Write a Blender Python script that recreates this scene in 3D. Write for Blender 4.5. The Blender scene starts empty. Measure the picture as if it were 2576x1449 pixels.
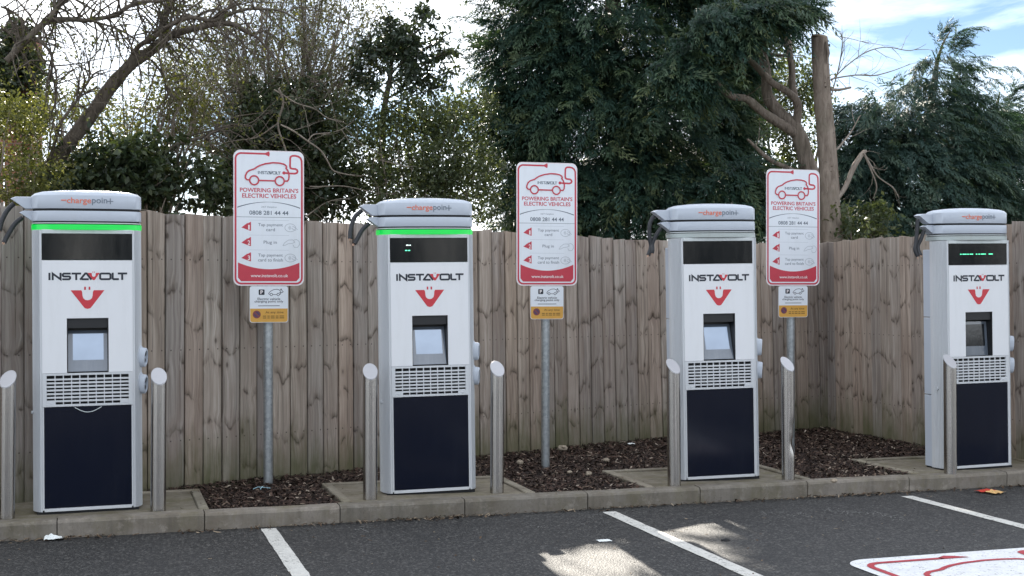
import bpy, math, random
import numpy as np
from mathutils import Vector, Matrix, noise

R = math.radians
SC = bpy.context.scene
COL = SC.collection

# ------------------------------------------------------------------ camera, sky, sun, exposure
TH = R(17.5)                      # the camera looks 17.5 degrees to the right of the kerb's normal
CT, ST = math.cos(TH), math.sin(TH)
FPX, UC, VH, EYE = 3300.0, 1288.0, 718.0, 1.55   # focal length etc. of the survey sheet (2576 px wide)
cam_d = bpy.data.cameras.new('camera')
cam_d.sensor_width = 36.0
cam_d.lens = 36.0 * FPX / 2576.0
cam_d.shift_y = -6.5 / 2576.0
cam_d.clip_start = 0.05
cam_d.clip_end = 2000.0
cam = bpy.data.objects.new('camera', cam_d)
COL.objects.link(cam)
cam.location = (0, 0, EYE)
cam.rotation_euler = (R(90), 0, -TH)
SC.camera = cam

SUN_EL, SUN_AZ = R(31.0), R(4.5)  # azimuth clockwise from +Y
SUN_DIR = Vector((math.sin(SUN_AZ) * math.cos(SUN_EL), math.cos(SUN_AZ) * math.cos(SUN_EL), math.sin(SUN_EL)))
world = bpy.data.worlds.new('World')
SC.world = world
world.use_nodes = True
wt = world.node_tree
for n in list(wt.nodes):
    wt.nodes.remove(n)
w_out = wt.nodes.new('ShaderNodeOutputWorld')
w_bg = wt.nodes.new('ShaderNodeBackground')
w_bg.inputs['Strength'].default_value = 0.05
sky = wt.nodes.new('ShaderNodeTexSky')
sky.sky_type = 'NISHITA'
sky.sun_disc = False
sky.sun_elevation = SUN_EL
sky.sun_rotation = SUN_AZ
sky.air_density = 0.85
sky.dust_density = 0.12
sky.ozone_density = 2.5
# thin streaky cloud and broken cumulus over the clear sky
w_co = wt.nodes.new('ShaderNodeTexCoord')
w_map = wt.nodes.new('ShaderNodeMapping')
w_map.inputs['Scale'].default_value = (2.2, 2.2, 5.0)
w_map.inputs['Location'].default_value = (24.66, 12.78, 37.98)
w_map.inputs['Rotation'].default_value = (0.25, 0.12, 0.3)
w_n = wt.nodes.new('ShaderNodeTexNoise')
w_n.inputs['Scale'].default_value = 1.55
w_n.inputs['Detail'].default_value = 9
w_n.inputs['Roughness'].default_value = 0.58
w_n.inputs['Distortion'].default_value = 0.5
w_r = wt.nodes.new('ShaderNodeValToRGB')
w_r.color_ramp.elements[0].position = 0.35
w_r.color_ramp.elements[0].color = (0, 0, 0, 1)
w_r.color_ramp.elements[1].position = 0.66
w_r.color_ramp.elements[1].color = (1, 1, 1, 1)
w_lum = wt.nodes.new('ShaderNodeRGBToBW')
w_cl = wt.nodes.new('ShaderNodeMix')
w_cl.data_type = 'RGBA'
w_cl.blend_type = 'MULTIPLY'
w_cl.inputs['Factor'].default_value = 1.0
w_cl.inputs[7].default_value = (0.30, 0.30, 0.30, 1)
w_mx = wt.nodes.new('ShaderNodeMix')
w_mx.data_type = 'RGBA'
wl = wt.links.new
wl(w_co.outputs['Generated'], w_map.inputs['Vector'])
wl(w_map.outputs[0], w_n.inputs['Vector'])
wl(w_n.outputs['Fac'], w_r.inputs['Fac'])
wl(sky.outputs[0], w_lum.inputs[0])
wl(w_lum.outputs[0], w_cl.inputs[6])
wl(w_r.outputs[0], w_mx.inputs['Factor'])
wl(sky.outputs[0], w_mx.inputs[6])
w_ad = wt.nodes.new('ShaderNodeMix')
w_ad.data_type = 'RGBA'
w_ad.blend_type = 'ADD'
w_ad.inputs['Factor'].default_value = 1.0
w_ad.inputs[7].default_value = (19.5, 20.2, 21.2, 1)      # bright sunlit cloud
wl(w_cl.outputs[2], w_ad.inputs[6])
wl(w_ad.outputs[2], w_mx.inputs[7])
wl(w_mx.outputs[2], w_bg.inputs['Color'])
wl(w_bg.outputs[0], w_out.inputs['Surface'])

sun_d = bpy.data.lights.new('sun', 'SUN')
sun_d.energy = 5.0
sun_d.angle = R(0.53)
sun_d.color = (1.0, 0.93, 0.82)
sun = bpy.data.objects.new('sun', sun_d)
COL.objects.link(sun)
sun.location = (0, 30, 30)
sun.rotation_euler = SUN_DIR.to_track_quat('Z', 'Y').to_euler()

vs = SC.view_settings
vs.view_transform = 'Standard'
vs.look = 'None'
vs.gamma = 1.0
vs.exposure = 1.5
vs.use_curve_mapping = False
SC.render.engine = 'CYCLES'
cy = SC.cycles
cy.use_denoising = True
cy.max_bounces = 8
cy.diffuse_bounces = 3
cy.transparent_max_bounces = 8
cy.sample_clamp_indirect = 6.0

random.seed(7)
RNG = np.random.default_rng(7)

# ------------------------------------------------------------------ survey helpers
def W(X, Y, Z=0.0):
    """camera-aligned plan coordinates -> scene coordinates (kerb runs along x)"""
    return Vector((X * CT + Y * ST, -X * ST + Y * CT, Z))

def P(u, v, Y):
    return W((u - UC) * Y / FPX, Y, EYE - (v - VH) * Y / FPX)

def G(u, v, z=0.0):
    Y = FPX * (EYE - z) / (v - VH)
    return W((u - UC) * Y / FPX, Y, z)

# ------------------------------------------------------------------ object helpers
def tag(o, label=None, cat=None, group=None, kind=None):
    if label: o['label'] = label
    if cat: o['category'] = cat
    if group: o['group'] = group
    if kind: o['kind'] = kind
    return o

def empty(name, loc=(0, 0, 0), rot=(0, 0, 0)):
    o = bpy.data.objects.new(name, None)
    o.empty_display_size = 0.1
    COL.objects.link(o)
    o.location = loc
    o.rotation_euler = rot
    return o

def link(name, me, parent=None, loc=(0, 0, 0), rot=(0, 0, 0)):
    o = bpy.data.objects.new(name, me)
    COL.objects.link(o)
    o.parent = parent
    o.location = loc
    o.rotation_euler = rot
    return o

class MB:
    """collects shapes and builds ONE mesh"""
    def __init__(self):
        self.v, self.f, self.m = [], [], []
    def add(self, vs_, fs_, mi=0):
        k = len(self.v)
        self.v.extend([tuple(p) for p in vs_])
        for f in fs_:
            self.f.append(tuple(i + k for i in f))
            self.m.append(mi)
        return self
    def box(self, x0, x1, y0, y1, z0, z1, b=0.0, mi=0):
        if b <= 0:
            v = [(x, y, z) for z in (z0, z1) for y in (y0, y1) for x in (x0, x1)]
            f = [(0, 2, 3, 1), (4, 5, 7, 6), (0, 1, 5, 4), (2, 6, 7, 3), (0, 4, 6, 2), (1, 3, 7, 5)]
            return self.add(v, f, mi)
        # chamfered box
        v, ids = [], {}
        def vid(p):
            if p not in ids:
                ids[p] = len(v); v.append(p)
            return ids[p]
        X, Y, Z = (x0, x1), (y0, y1), (z0, z1)
        def c(sx, sy, sz, ax):
            p = [X[sx], Y[sy], Z[sz]]
            for a, s in ((0, sx), (1, sy), (2, sz)):
                if a != ax: p[a] += b if s == 0 else -b
            return vid(tuple(p))
        f = []
        for s in (0, 1):
            f.append([c(s, 0, 0, 0), c(s, 1, 0, 0), c(s, 1, 1, 0), c(s, 0, 1, 0)][::1 if s else -1])
            f.append([c(0, s, 0, 1), c(1, s, 0, 1), c(1, s, 1, 1), c(0, s, 1, 1)][::-1 if s else 1])
            f.append([c(0, 0, s, 2), c(1, 0, s, 2), c(1, 1, s, 2), c(0, 1, s, 2)][::1 if s else -1])
        for a in (0, 1):
            for d in (0, 1):
                f.append([c(a, d, 0, 0), c(a, d, 1, 0), c(a, d, 1, 1), c(a, d, 0, 1)])
                f.append([c(a, 0, d, 0), c(a, 1, d, 0), c(a, 1, d, 2), c(a, 0, d, 2)])
                f.append([c(0, a, d, 1), c(1, a, d, 1), c(1, a, d, 2), c(0, a, d, 2)])
        for sx in (0, 1):
            for sy in (0, 1):
                for sz in (0, 1):
                    f.append([c(sx, sy, sz, 0), c(sx, sy, sz, 1), c(sx, sy, sz, 2)])
        return self.add(v, f, mi)
    def prism(self, poly, z0, z1, mi=0, cap=True):
        """poly: list of (x,y), extruded along z"""
        n = len(poly)
        v = [(x, y, z0) for x, y in poly] + [(x, y, z1) for x, y in poly]
        f = [(i, (i + 1) % n, n + (i + 1) % n, n + i) for i in range(n)]
        if cap:
            f += [tuple(range(n - 1, -1, -1)), tuple(range(n, 2 * n))]
        return self.add(v, f, mi)
    def tube(self, pts, rad, sides=8, cap=True, mi=0):
        pts = [Vector(p) for p in pts]
        n = len(pts)
        if not hasattr(rad, '__len__'): rad = [rad] * n
        v, f = [], []
        ref = None
        for i, p in enumerate(pts):
            t = (pts[min(i + 1, n - 1)] - pts[max(i - 1, 0)])
            t = t.normalized() if t.length > 1e-9 else Vector((0, 0, 1))
            if ref is None:
                ref = t.orthogonal().normalized()
            else:
                ref = (ref - t * ref.dot(t))
                ref = ref.normalized() if ref.length > 1e-6 else t.orthogonal().normalized()
            b = t.cross(ref)
            for k in range(sides):
                a = 2 * math.pi * k / sides
                v.append(p + (ref * math.cos(a) + b * math.sin(a)) * rad[i])
        for i in range(n - 1):
            for k in range(sides):
                k2 = (k + 1) % sides
                f.append((i * sides + k, i * sides + k2, (i + 1) * sides + k2, (i + 1) * sides + k))
        if cap:
            f.append(tuple(range(sides - 1, -1, -1)))
            f.append(tuple((n - 1) * sides + k for k in range(sides)))
        return self.add(v, f, mi)
    def mesh(self, name, mats, smooth=False, angle=None):
        me = bpy.data.meshes.new(name)
        me.from_pydata(self.v, [], self.f)
        if not isinstance(mats, (list, tuple)): mats = [mats]
        for m in mats: me.materials.append(m)
        if len(mats) > 1: me.polygons.foreach_set('material_index', self.m)
        if smooth:
            me.polygons.foreach_set('use_smooth', [True] * len(me.polygons))
            if angle: me.set_sharp_from_angle(angle=R(angle))
        me.validate(clean_customdata=False)
        me.update()
        return me
    def build(self, name, mats, parent=None, loc=(0, 0, 0), rot=(0, 0, 0), smooth=False, angle=None):
        return link(name, self.mesh(name, mats, smooth, angle), parent, loc, rot)

def np_mesh(name, verts, quads, mats, tint=None, smooth=False, nside=4):
    me = bpy.data.meshes.new(name)
    verts = np.ascontiguousarray(verts, dtype=np.float32)
    quads = np.ascontiguousarray(quads, dtype=np.int32)
    me.vertices.add(len(verts))
    me.vertices.foreach_set('co', verts.ravel())
    nq = len(quads)
    me.loops.add(nq * nside)
    me.loops.foreach_set('vertex_index', quads.ravel())
    me.polygons.add(nq)
    me.polygons.foreach_set('loop_start', np.arange(nq, dtype=np.int32) * nside)
    for m in (mats if isinstance(mats, (list, tuple)) else [mats]): me.materials.append(m)
    if smooth: me.polygons.foreach_set('use_smooth', np.ones(nq, dtype=bool))
    if tint is not None:
        a = me.attributes.new('tint', 'FLOAT', 'POINT')
        a.data.foreach_set('value', np.ascontiguousarray(tint, dtype=np.float32))
    me.update(calc_edges=True)
    return me

# ------------------------------------------------------------------ materials
class NT:
    def __init__(self, name):
        self.m = bpy.data.materials.new(name)
        self.m.use_nodes = True
        self.t = self.m.node_tree
        self.b = self.t.nodes['Principled BSDF']
        self.out = self.t.nodes['Material Output']
    def n(self, kind, **kw):
        nd = self.t.nodes.new(kind)
        for k, v in kw.items():
            if hasattr(nd, k): setattr(nd, k, v)
            else: nd.inputs[k].default_value = v
        return nd
    def l(self, a, b):
        self.t.links.new(a, b)
    def put(self, sock, x):
        if isinstance(x, (int, float, tuple)): sock.default_value = x
        else: self.l(x, sock)
    def math(self, op, a, b=None, c=None, clamp=False):
        nd = self.t.nodes.new('ShaderNodeMath'); nd.operation = op; nd.use_clamp = clamp
        for i, x in enumerate((a, b, c)):
            if x is not None: self.put(nd.inputs[i], x)
        return nd.outputs[0]
    def mix(self, fac, a, b, blend='MIX'):
        nd = self.t.nodes.new('ShaderNodeMix'); nd.data_type = 'RGBA'; nd.blend_type = blend
        self.put(nd.inputs['Factor'], fac)
        for s, x in ((6, a), (7, b)):
            if isinstance(x, tuple) and len(x) == 3: x = x + (1,)
            self.put(nd.inputs[s], x)
        return nd.outputs[2]
    def ramp(self, x, stops, interp='LINEAR'):
        nd = self.t.nodes.new('ShaderNodeValToRGB')
        cr = nd.color_ramp; cr.interpolation = interp
        while len(cr.elements) < len(stops): cr.elements.new(0.5)
        for e, (p, c) in zip(cr.elements, stops):
            e.position = p
            e.color = (c, c, c, 1) if isinstance(c, (int, float)) else tuple(c) + (1,)
        self.l(x, nd.inputs['Fac'])
        return nd.outputs[0]
    def noise(self, vec, scale, detail=4, rough=0.55, dist=0.0, out='Fac'):
        nd = self.n('ShaderNodeTexNoise', Scale=scale, Detail=detail, Roughness=rough, Distortion=dist)
        if vec is not None: self.l(vec, nd.inputs['Vector'])
        return nd.outputs[out]
    def coord(self, which='Object'):
        return self.n('ShaderNodeTexCoord').outputs[which]
    def mapping(self, vec, scale=(1, 1, 1), loc=(0, 0, 0), rot=(0, 0, 0)):
        nd = self.n('ShaderNodeMapping', Scale=scale, Location=loc, Rotation=rot)
        self.l(vec, nd.inputs['Vector'])
        return nd.outputs[0]
    def bump(self, h, strength=0.3, dist=0.01):
        nd = self.n('ShaderNodeBump', Strength=strength, Distance=dist)
        self.l(h, nd.inputs['Height'])
        self.l(nd.outputs[0], self.b.inputs['Normal'])
    def base(self, col=None, rough=None, metal=None, spec=None):
        if col is not None:
            if isinstance(col, tuple) and len(col) == 3: col = col + (1,)
            self.put(self.b.inputs['Base Color'], col)
        if rough is not None: self.put(self.b.inputs['Roughness'], rough)
        if metal is not None: self.put(self.b.inputs['Metallic'], metal)
        if spec is not None: self.put(self.b.inputs['Specular IOR Level'], spec)
        return self.m

def plain(name, col, rough=0.5, metal=0.0, var=0.06, scale=18.0, bump=0.0):
    k = NT(name)
    v = k.noise(k.coord(), scale, 5, 0.6)
    c = k.mix(v, tuple(x * (1 - var) for x in col), tuple(min(1, x * (1 + var)) for x in col))
    k.base(c, k.math('MULTIPLY_ADD', v, 0.12, rough - 0.06), metal)
    if bump: k.bump(v, bump, 0.004)
    return k.m

def m_wood():
    k = NT('weathered fence timber')
    co = k.coord()
    rnd = k.n('ShaderNodeObjectInfo').outputs['Random']
    off = k.n('ShaderNodeCombineXYZ')
    k.l(k.math('MULTIPLY', rnd, 37.0), off.inputs[0]); k.l(k.math('MULTIPLY', rnd, 61.0), off.inputs[1]); k.l(k.math('MULTIPLY', rnd, 93.0), off.inputs[2])
    ad = k.n('ShaderNodeVectorMath', operation='ADD'); k.l(co, ad.inputs[0]); k.l(off.outputs[0], ad.inputs[1])
    p = ad.outputs[0]
    sx = k.n('ShaderNodeSeparateXYZ'); k.l(co, sx.inputs[0])
    sp = k.n('ShaderNodeSeparateXYZ'); k.l(p, sp.inputs[0])
    # knot whorls: chevron-shaped dark lines across the board about every half metre
    nz = k.noise(k.mapping(p, (14, 14, 5)), 1.0, 3, 0.5)
    sgn = k.math('SIGN', k.math('SUBTRACT', k.math('FRACT', k.math('MULTIPLY', rnd, 7.31)), 0.45))
    ax = k.math('ABSOLUTE', k.math('ADD', sx.outputs[0], k.math('MULTIPLY', k.math('SUBTRACT', k.math('FRACT', k.math('MULTIPLY', rnd, 3.7)), 0.5), 0.06)))
    zz = k.math('ADD', sp.outputs[2], k.math('MULTIPLY', k.math('MULTIPLY', ax, sgn), 0.75))
    zz = k.math('ADD', zz, k.math('MULTIPLY', nz, 0.16))
    fr = k.math('FRACT', k.math('MULTIPLY', zz, k.math('MULTIPLY_ADD', k.math('FRACT', k.math('MULTIPLY', rnd, 11.3)), 0.9, 1.5)))
    line = k.ramp(fr, [(0.0, 0.0), (0.455, 0.0), (0.497, 1.0), (0.51, 0.65), (0.60, 0.0)])
    brk = k.ramp(k.noise(k.mapping(p, (22, 22, 7)), 1.0, 2, 0.5), [(0.38, 0.0), (0.60, 1.0)])
    line = k.math('MULTIPLY', line, brk)
    halo = k.ramp(fr, [(0.30, 0.0), (0.5, 1.0), (0.72, 0.0)])
    # round knots
    vo = k.n('ShaderNodeTexVoronoi', Scale=1.0, Randomness=0.95); k.l(k.mapping(p, (7, 0.01, 3.4)), vo.inputs['Vector'])
    kd = vo.outputs['Distance']
    knot = k.ramp(kd, [(0.0, 1.0), (0.055, 0.9), (0.10, 0.25), (0.2, 0.0)])
    ring = k.ramp(kd, [(0.0, 1.0), (0.42, 0.0)])
    # grain, bent round the knots
    warp = k.math('MULTIPLY_ADD', ring, 0.02, k.math('MULTIPLY', halo, 0.012))
    wv = k.n('ShaderNodeCombineXYZ'); k.l(k.math('ADD', sp.outputs[0], warp), wv.inputs[0]); k.l(sp.outputs[1], wv.inputs[1]); k.l(sp.outputs[2], wv.inputs[2])
    g1 = k.noise(k.mapping(wv.outputs[0], (90, 30, 2.2)), 1.0, 5, 0.6, 0.3)
    g2 = k.noise(k.mapping(wv.outputs[0], (28, 9, 0.9)), 1.0, 4, 0.55, 0.5)
    blot = k.noise(k.mapping(p, (5, 5, 1.6)), 1.0, 4, 0.6)
    c = k.ramp(g2, [(0.27, (0.200, 0.175, 0.153)), (0.5, (0.352, 0.316, 0.282)), (0.74, (0.495, 0.455, 0.412))])
    c = k.mix(k.math('MULTIPLY', k.ramp(g1, [(0.35, 1.0), (0.55, 0.0)]), 0.42), c, (0.16, 0.126, 0.10))
    tone = k.ramp(rnd, [(0.0, (0.66, 0.65, 0.66)), (0.12, (1.02, 1.0, 0.98)), (0.26, (1.08, 0.95, 0.86)), (0.4, (0.78, 0.78, 0.79)), (0.52, (1.20, 1.17, 1.13)), (0.65, (0.98, 0.88, 0.79)), (0.78, (1.14, 1.12, 1.08)), (0.9, (0.86, 0.77, 0.70)), (1.0, (0.74, 0.73, 0.73))])
    c = k.mix(1.0, c, tone, 'MULTIPLY')
    c = k.mix(k.ramp(blot, [(0.44, 0.0), (0.72, 0.5)]), c, (0.225, 0.165, 0.128))
    c = k.mix(k.math('MULTIPLY', halo, k.math('MULTIPLY', brk, 0.28)), c, (0.19, 0.135, 0.10))
    c = k.mix(k.math('MULTIPLY', line, 0.86), c, (0.050, 0.037, 0.028))
    c = k.mix(k.math('MULTIPLY', knot, 0.8), c, (0.045, 0.030, 0.020))
    # drying cracks and nail heads
    cx = k.math('ABSOLUTE', k.math('SUBTRACT', k.math('ADD', sx.outputs[0], k.math('MULTIPLY', k.math('SUBTRACT', g2, 0.5), 0.02)), k.math('MULTIPLY', k.math('SUBTRACT', k.math('FRACT', k.math('MULTIPLY', rnd, 17.7)), 0.5), 0.09)))
    crk = k.math('MULTIPLY', k.ramp(cx, [(0.0, 1.0), (0.0016, 0.7), (0.0032, 0.0)]), k.ramp(k.noise(k.mapping(p, (1, 1, 1.3)), 1.0, 2, 0.5), [(0.52, 0.0), (0.60, 1.0)]))
    c = k.mix(k.math('MULTIPLY', crk, 0.85), c, (0.025, 0.019, 0.015))
    nx = k.math('SUBTRACT', k.math('ABSOLUTE', sx.outputs[0]), 0.042)
    nzz = k.math('SUBTRACT', k.math('PINGPONG', k.math('SUBTRACT', sx.outputs[2], 0.35), 0.35), 0.0)
    nd = k.math('SQRT', k.math('ADD', k.math('MULTIPLY', nx, nx), k.math('MULTIPLY', nzz, nzz)))
    c = k.mix(k.ramp(nd, [(0.0, 0.9), (0.0035, 0.85), (0.006, 0.0)]), c, (0.035, 0.026, 0.022))
    # green algae creeping up from the soil
    al = k.math('SUBTRACT', k.math('MULTIPLY_ADD', k.noise(k.mapping(p, (9, 9, 3)), 1.0, 4, 0.6), 0.62, k.math('MULTIPLY', rnd, 0.16)), k.math('MULTIPLY', sx.outputs[2], 0.75))
    c = k.mix(k.ramp(al, [(0.06, 0.0), (0.42, 0.8)]), c, (0.085, 0.090, 0.036))
    k.base(c, 0.86, 0.0, 0.25)
    h = k.math('SUBTRACT', k.math('MULTIPLY_ADD', g1, 0.6, k.math('MULTIPLY', g2, 0.5)), k.math('MULTIPLY', line, 0.9))
    k.bump(h, 0.5, 0.004)
    return k.m

def m_asphalt():
    k = NT('worn asphalt')
    co = k.coord()
    vo = k.n('ShaderNodeTexVoronoi', Scale=85.0); k.l(co, vo.inputs['Vector'])
    agg = vo.outputs['Color']
    sp = k.n('ShaderNodeSeparateColor'); k.l(agg, sp.inputs[0])
    big = k.noise(co, 0.8, 5, 0.6)
    mid = k.noise(co, 6.0, 5, 0.65)
    fine = k.noise(co, 160.0, 3, 0.6)
    c = k.mix(big, (0.012, 0.012, 0.0124), (0.025, 0.025, 0.025))
    c = k.mix(k.ramp(sp.outputs[0], [(0.62, 0.0), (0.95, 0.6)]), c, (0.135, 0.13, 0.122))
    c = k.mix(k.ramp(sp.outputs[1], [(0.70, 0.0), (0.95, 0.65)]), c, (0.008, 0.008, 0.008))
    c = k.mix(k.ramp(mid, [(0.45, 0.0), (0.75, 0.35)]), c, (0.019, 0.019, 0.020))
    v2 = k.n('ShaderNodeTexVoronoi', Scale=34.0); k.l(co, v2.inputs['Vector'])
    s2 = k.n('ShaderNodeSeparateColor'); k.l(v2.outputs['Color'], s2.inputs[0])
    stone = k.math('MULTIPLY', k.ramp(s2.outputs[0], [(0.80, 0.0), (0.90, 1.0)]), k.ramp(v2.outputs['Distance'], [(0.25, 1.0), (0.45, 0.0)]))
    c = k.mix(k.math('MULTIPLY', stone, 0.6), c, (0.12, 0.116, 0.108))
    pit = k.math('MULTIPLY', k.ramp(s2.outputs[1], [(0.72, 0.0), (0.85, 1.0)]), k.ramp(v2.outputs['Distance'], [(0.3, 1.0), (0.5, 0.0)]))
    c = k.mix(k.math('MULTIPLY', pit, 0.7), c, (0.006, 0.006, 0.006))
    oil = k.noise(co, 1.7, 3, 0.5)
    c = k.mix(k.ramp(oil, [(0.60, 0.0), (0.72, 0.5)]), c, (0.012, 0.012, 0.013))
    # pale worn scuffs
    sc = k.noise(k.mapping(co, (1.2, 3.4, 1)), 2.3, 6, 0.72, 0.6)
    c = k.mix(k.ramp(sc, [(0.63, 0.0), (0.72, 0.45)]), c, (0.16, 0.156, 0.15))
    k.base(c, k.math('MULTIPLY_ADD', fine, 0.2, 0.56), 0.0, 0.45)
    k.bump(k.math('MULTIPLY_ADD', vo.outputs['Distance'], -0.9, k.math('MULTIPLY', fine, 0.6)), 0.55, 0.006)
    return k.m

def m_paint(name, col, wear=0.5):
    k = NT(name)
    co = k.coord()
    v = k.n('ShaderNodeTexVoronoi', Scale=95.0); k.l(co, v.inputs['Vector'])
    s = k.n('ShaderNodeSeparateColor'); k.l(v.outputs['Color'], s.inputs[0])
    w = k.noise(co, 9.0, 6, 0.7)
    c = k.mix(k.ramp(w, [(0.35, 0.0), (0.7, 0.45)]), col, tuple(x * 0.6 for x in col))
    hole = k.math('MULTIPLY', k.ramp(s.outputs[0], [(0.80, 0.0), (0.92, 1.0)]), k.ramp(k.noise(co, 14.0, 4, 0.6), [(0.42, 0.0), (0.60, 1.0)]))
    c = k.mix(k.math('MULTIPLY', hole, wear), c, (0.07, 0.068, 0.064))
    k.base(c, 0.7, 0.0, 0.3)
    k.bump(k.math('MULTIPLY_ADD', v.outputs['Distance'], -0.8, k.math('MULTIPLY', w, 0.3)), 0.4, 0.004)
    return k.m

def m_concrete(name, col, green=0.5):
    k = NT(name)
    geo = k.n('ShaderNodeNewGeometry')
    co = geo.outputs['Position']
    rnd = k.n('ShaderNodeObjectInfo').outputs['Random']
    a = k.noise(co, 7.0, 6, 0.65)
    b = k.noise(co, 60.0, 4, 0.7)
    d = k.noise(k.mapping(co, (5, 5, 1.2)), 1.0, 5, 0.65)
    c = k.mix(a, tuple(x * 0.72 for x in col), tuple(x * 1.18 for x in col))
    c = k.mix(k.ramp(b, [(0.55, 0.0), (0.72, 0.5)]), c, tuple(x * 0.42 for x in col))
    c = k.mix(k.ramp(d, [(0.44, 0.0), (0.68, green)]), c, (0.105, 0.093, 0.058))
    c = k.mix(k.ramp(k.noise(co, 2.6, 5, 0.7), [(0.46, 0.0), (0.66, 0.6)]), c, (0.115, 0.095, 0.068))
    moss = k.noise(k.mapping(co, (1, 1, 0.6), (7, 3, 1)), 4.2, 6, 0.72, 0.4)
    c = k.mix(k.ramp(moss, [(0.50, 0.0), (0.64, green)]), c, (0.135, 0.122, 0.062))
    stk = k.noise(k.mapping(co, (16, 16, 1.0)), 1.0, 4, 0.6)
    c = k.mix(k.ramp(stk, [(0.50, 0.0), (0.72, 0.55)]), c, tuple(x * 0.45 for x in col))
    pale = k.noise(k.mapping(co, (1, 1, 1), (2, 9, 4)), 9.0, 5, 0.75)
    c = k.mix(k.ramp(pale, [(0.56, 0.0), (0.72, 0.6)]), c, tuple(min(1, x * 1.55) for x in col))
    c = k.mix(1.0, c, k.ramp(rnd, [(0.0, (0.86, 0.86, 0.84)), (1.0, (1.1, 1.08, 1.06))]), 'MULTIPLY')
    k.base(c, 0.9, 0.0, 0.25)
    k.bump(k.math('MULTIPLY_ADD', b, 0.6, a), 0.45, 0.006)
    return k.m

def m_mulch():
    k = NT('bark mulch')
    co = k.coord()
    v = k.n('ShaderNodeTexVoronoi', Scale=46.0); k.l(k.mapping(co, (1, 1.7, 1)), v.inputs['Vector'])
    s = k.n('ShaderNodeSeparateColor'); k.l(v.outputs['Color'], s.inputs[0])
    c = k.ramp(s.outputs[0], [(0.0, (0.010, 0.007, 0.005)), (0.6, (0.035, 0.020, 0.014)), (1.0, (0.075, 0.045, 0.032))])
    k.base(c, 0.9)
    k.bump(v.outputs['Distance'], 0.9, 0.02)
    return k.m

def m_tint(name, stops, rough=0.8, trans=0.0, spec=0.3, tcol=None):
    """colour picked per leaf / chip from a stored random value; leaves let light through"""
    k = NT(name)
    at = k.n('ShaderNodeAttribute', attribute_name='tint')
    c = k.ramp(at.outputs['Fac'], stops)
    k.base(c, rough, 0.0, spec)
    if trans > 0:
        tr = k.n('ShaderNodeBsdfTranslucent')
        k.l(k.mix(1.0, c, tcol or (1.5, 1.5, 0.6), 'MULTIPLY'), tr.inputs['Color'])
        mx = k.n('ShaderNodeMixShader'); mx.inputs[0].default_value = trans
        k.l(k.b.outputs[0], mx.inputs[1]); k.l(tr.outputs[0], mx.inputs[2])
        k.l(mx.outputs[0], k.out.inputs['Surface'])
    return k.m

def m_bark(name, a, b, scale=(14, 14, 3)):
    k = NT(name)
    co = k.coord()
    g = k.noise(k.mapping(co, scale), 1.0, 6, 0.7, 0.6)
    h = k.noise(co, 2.2, 4, 0.6)
    c = k.mix(k.ramp(g, [(0.35, 0.0), (0.65, 1.0)]), a, b)
    c = k.mix(k.ramp(h, [(0.5, 0.0), (0.75, 0.5)]), c, (0.085, 0.085, 0.055))
    k.base(c, 0.9, 0.0, 0.2)
    k.bump(g, 0.8, 0.015)
    return k.m

def m_brushed(name, col, rough=0.3, aniso=0.0):
    k = NT(name)
    co = k.coord()
    g = k.noise(k.mapping(co, (3, 3, 220)), 1.0, 3, 0.6)
    d = k.noise(k.mapping(co, (6, 6, 2.0)), 1.0, 6, 0.7)
    c = k.mix(g, tuple(x * 0.92 for x in col), col)
    c = k.mix(k.ramp(d, [(0.52, 0.0), (0.8, 0.35)]), c, tuple(x * 0.6 for x in col))
    k.base(c, k.math('MULTIPLY_ADD', d, 0.10, rough - 0.05), 1.0)
    if aniso:
        k.b.inputs['Anisotropic'].default_value = aniso
        k.b.inputs['Anisotropic Rotation'].default_value = 0.25
        tg = k.n('ShaderNodeTangent', direction_type='RADIAL', axis='Z')
        k.l(tg.outputs[0], k.b.inputs['Tangent'])
    return k.m

def m_galv():
    k = NT('galvanised steel')
    co = k.coord()
    v = k.n('ShaderNodeTexVoronoi', Scale=45.0); k.l(co, v.inputs['Vector'])
    s = k.n('ShaderNodeSeparateColor'); k.l(v.outputs['Color'], s.inputs[0])
    d = k.noise(k.mapping(co, (12, 12, 3)), 1.0, 5, 0.65)
    c = k.mix(s.outputs[0], (0.30, 0.325, 0.335), (0.42, 0.445, 0.455))
    c = k.mix(k.ramp(d, [(0.5, 0.0), (0.75, 0.45)]), c, (0.55, 0.57, 0.58))
    k.base(c, k.math('MULTIPLY_ADD', s.outputs[1], 0.15, 0.42), 0.75)
    return k.m

def m_panel(name, col, rough=0.35, spec=0.5, coat=0.0, dirt=0.3, dcol=(0.3, 0.28, 0.24)):
    """painted sheet with faint grime running down"""
    k = NT(name)
    co = k.coord()
    d = k.noise(k.mapping(co, (9, 9, 1.6)), 1.0, 6, 0.7)
    e = k.noise(co, 3.0, 4, 0.6)
    c = k.mix(k.math('MULTIPLY', k.ramp(d, [(0.48, 0.0), (0.8, 1.0)]), dirt), col, dcol)
    k.base(c, k.math('MULTIPLY_ADD', d, 0.18, rough - 0.08), 0.0, spec)
    k.b.inputs['Coat Weight'].default_value = coat
    k.b.inputs['Coat Roughness'].default_value = 0.06
    k.bump(e, 0.06, 0.01)
    return k.m

def m_emit(name, col, strength, back=(0.02, 0.02, 0.02), rough=0.2, var=0.25):
    k = NT(name)
    n_ = k.noise(k.coord(), 5.0, 3, 0.5)
    k.base(back, rough)
    k.l(k.mix(k.math('MULTIPLY', n_, var), col, tuple(x * 0.35 for x in col)), k.b.inputs['Emission Color'])
    k.b.inputs['Emission Strength'].default_value = strength
    return k.m

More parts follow.
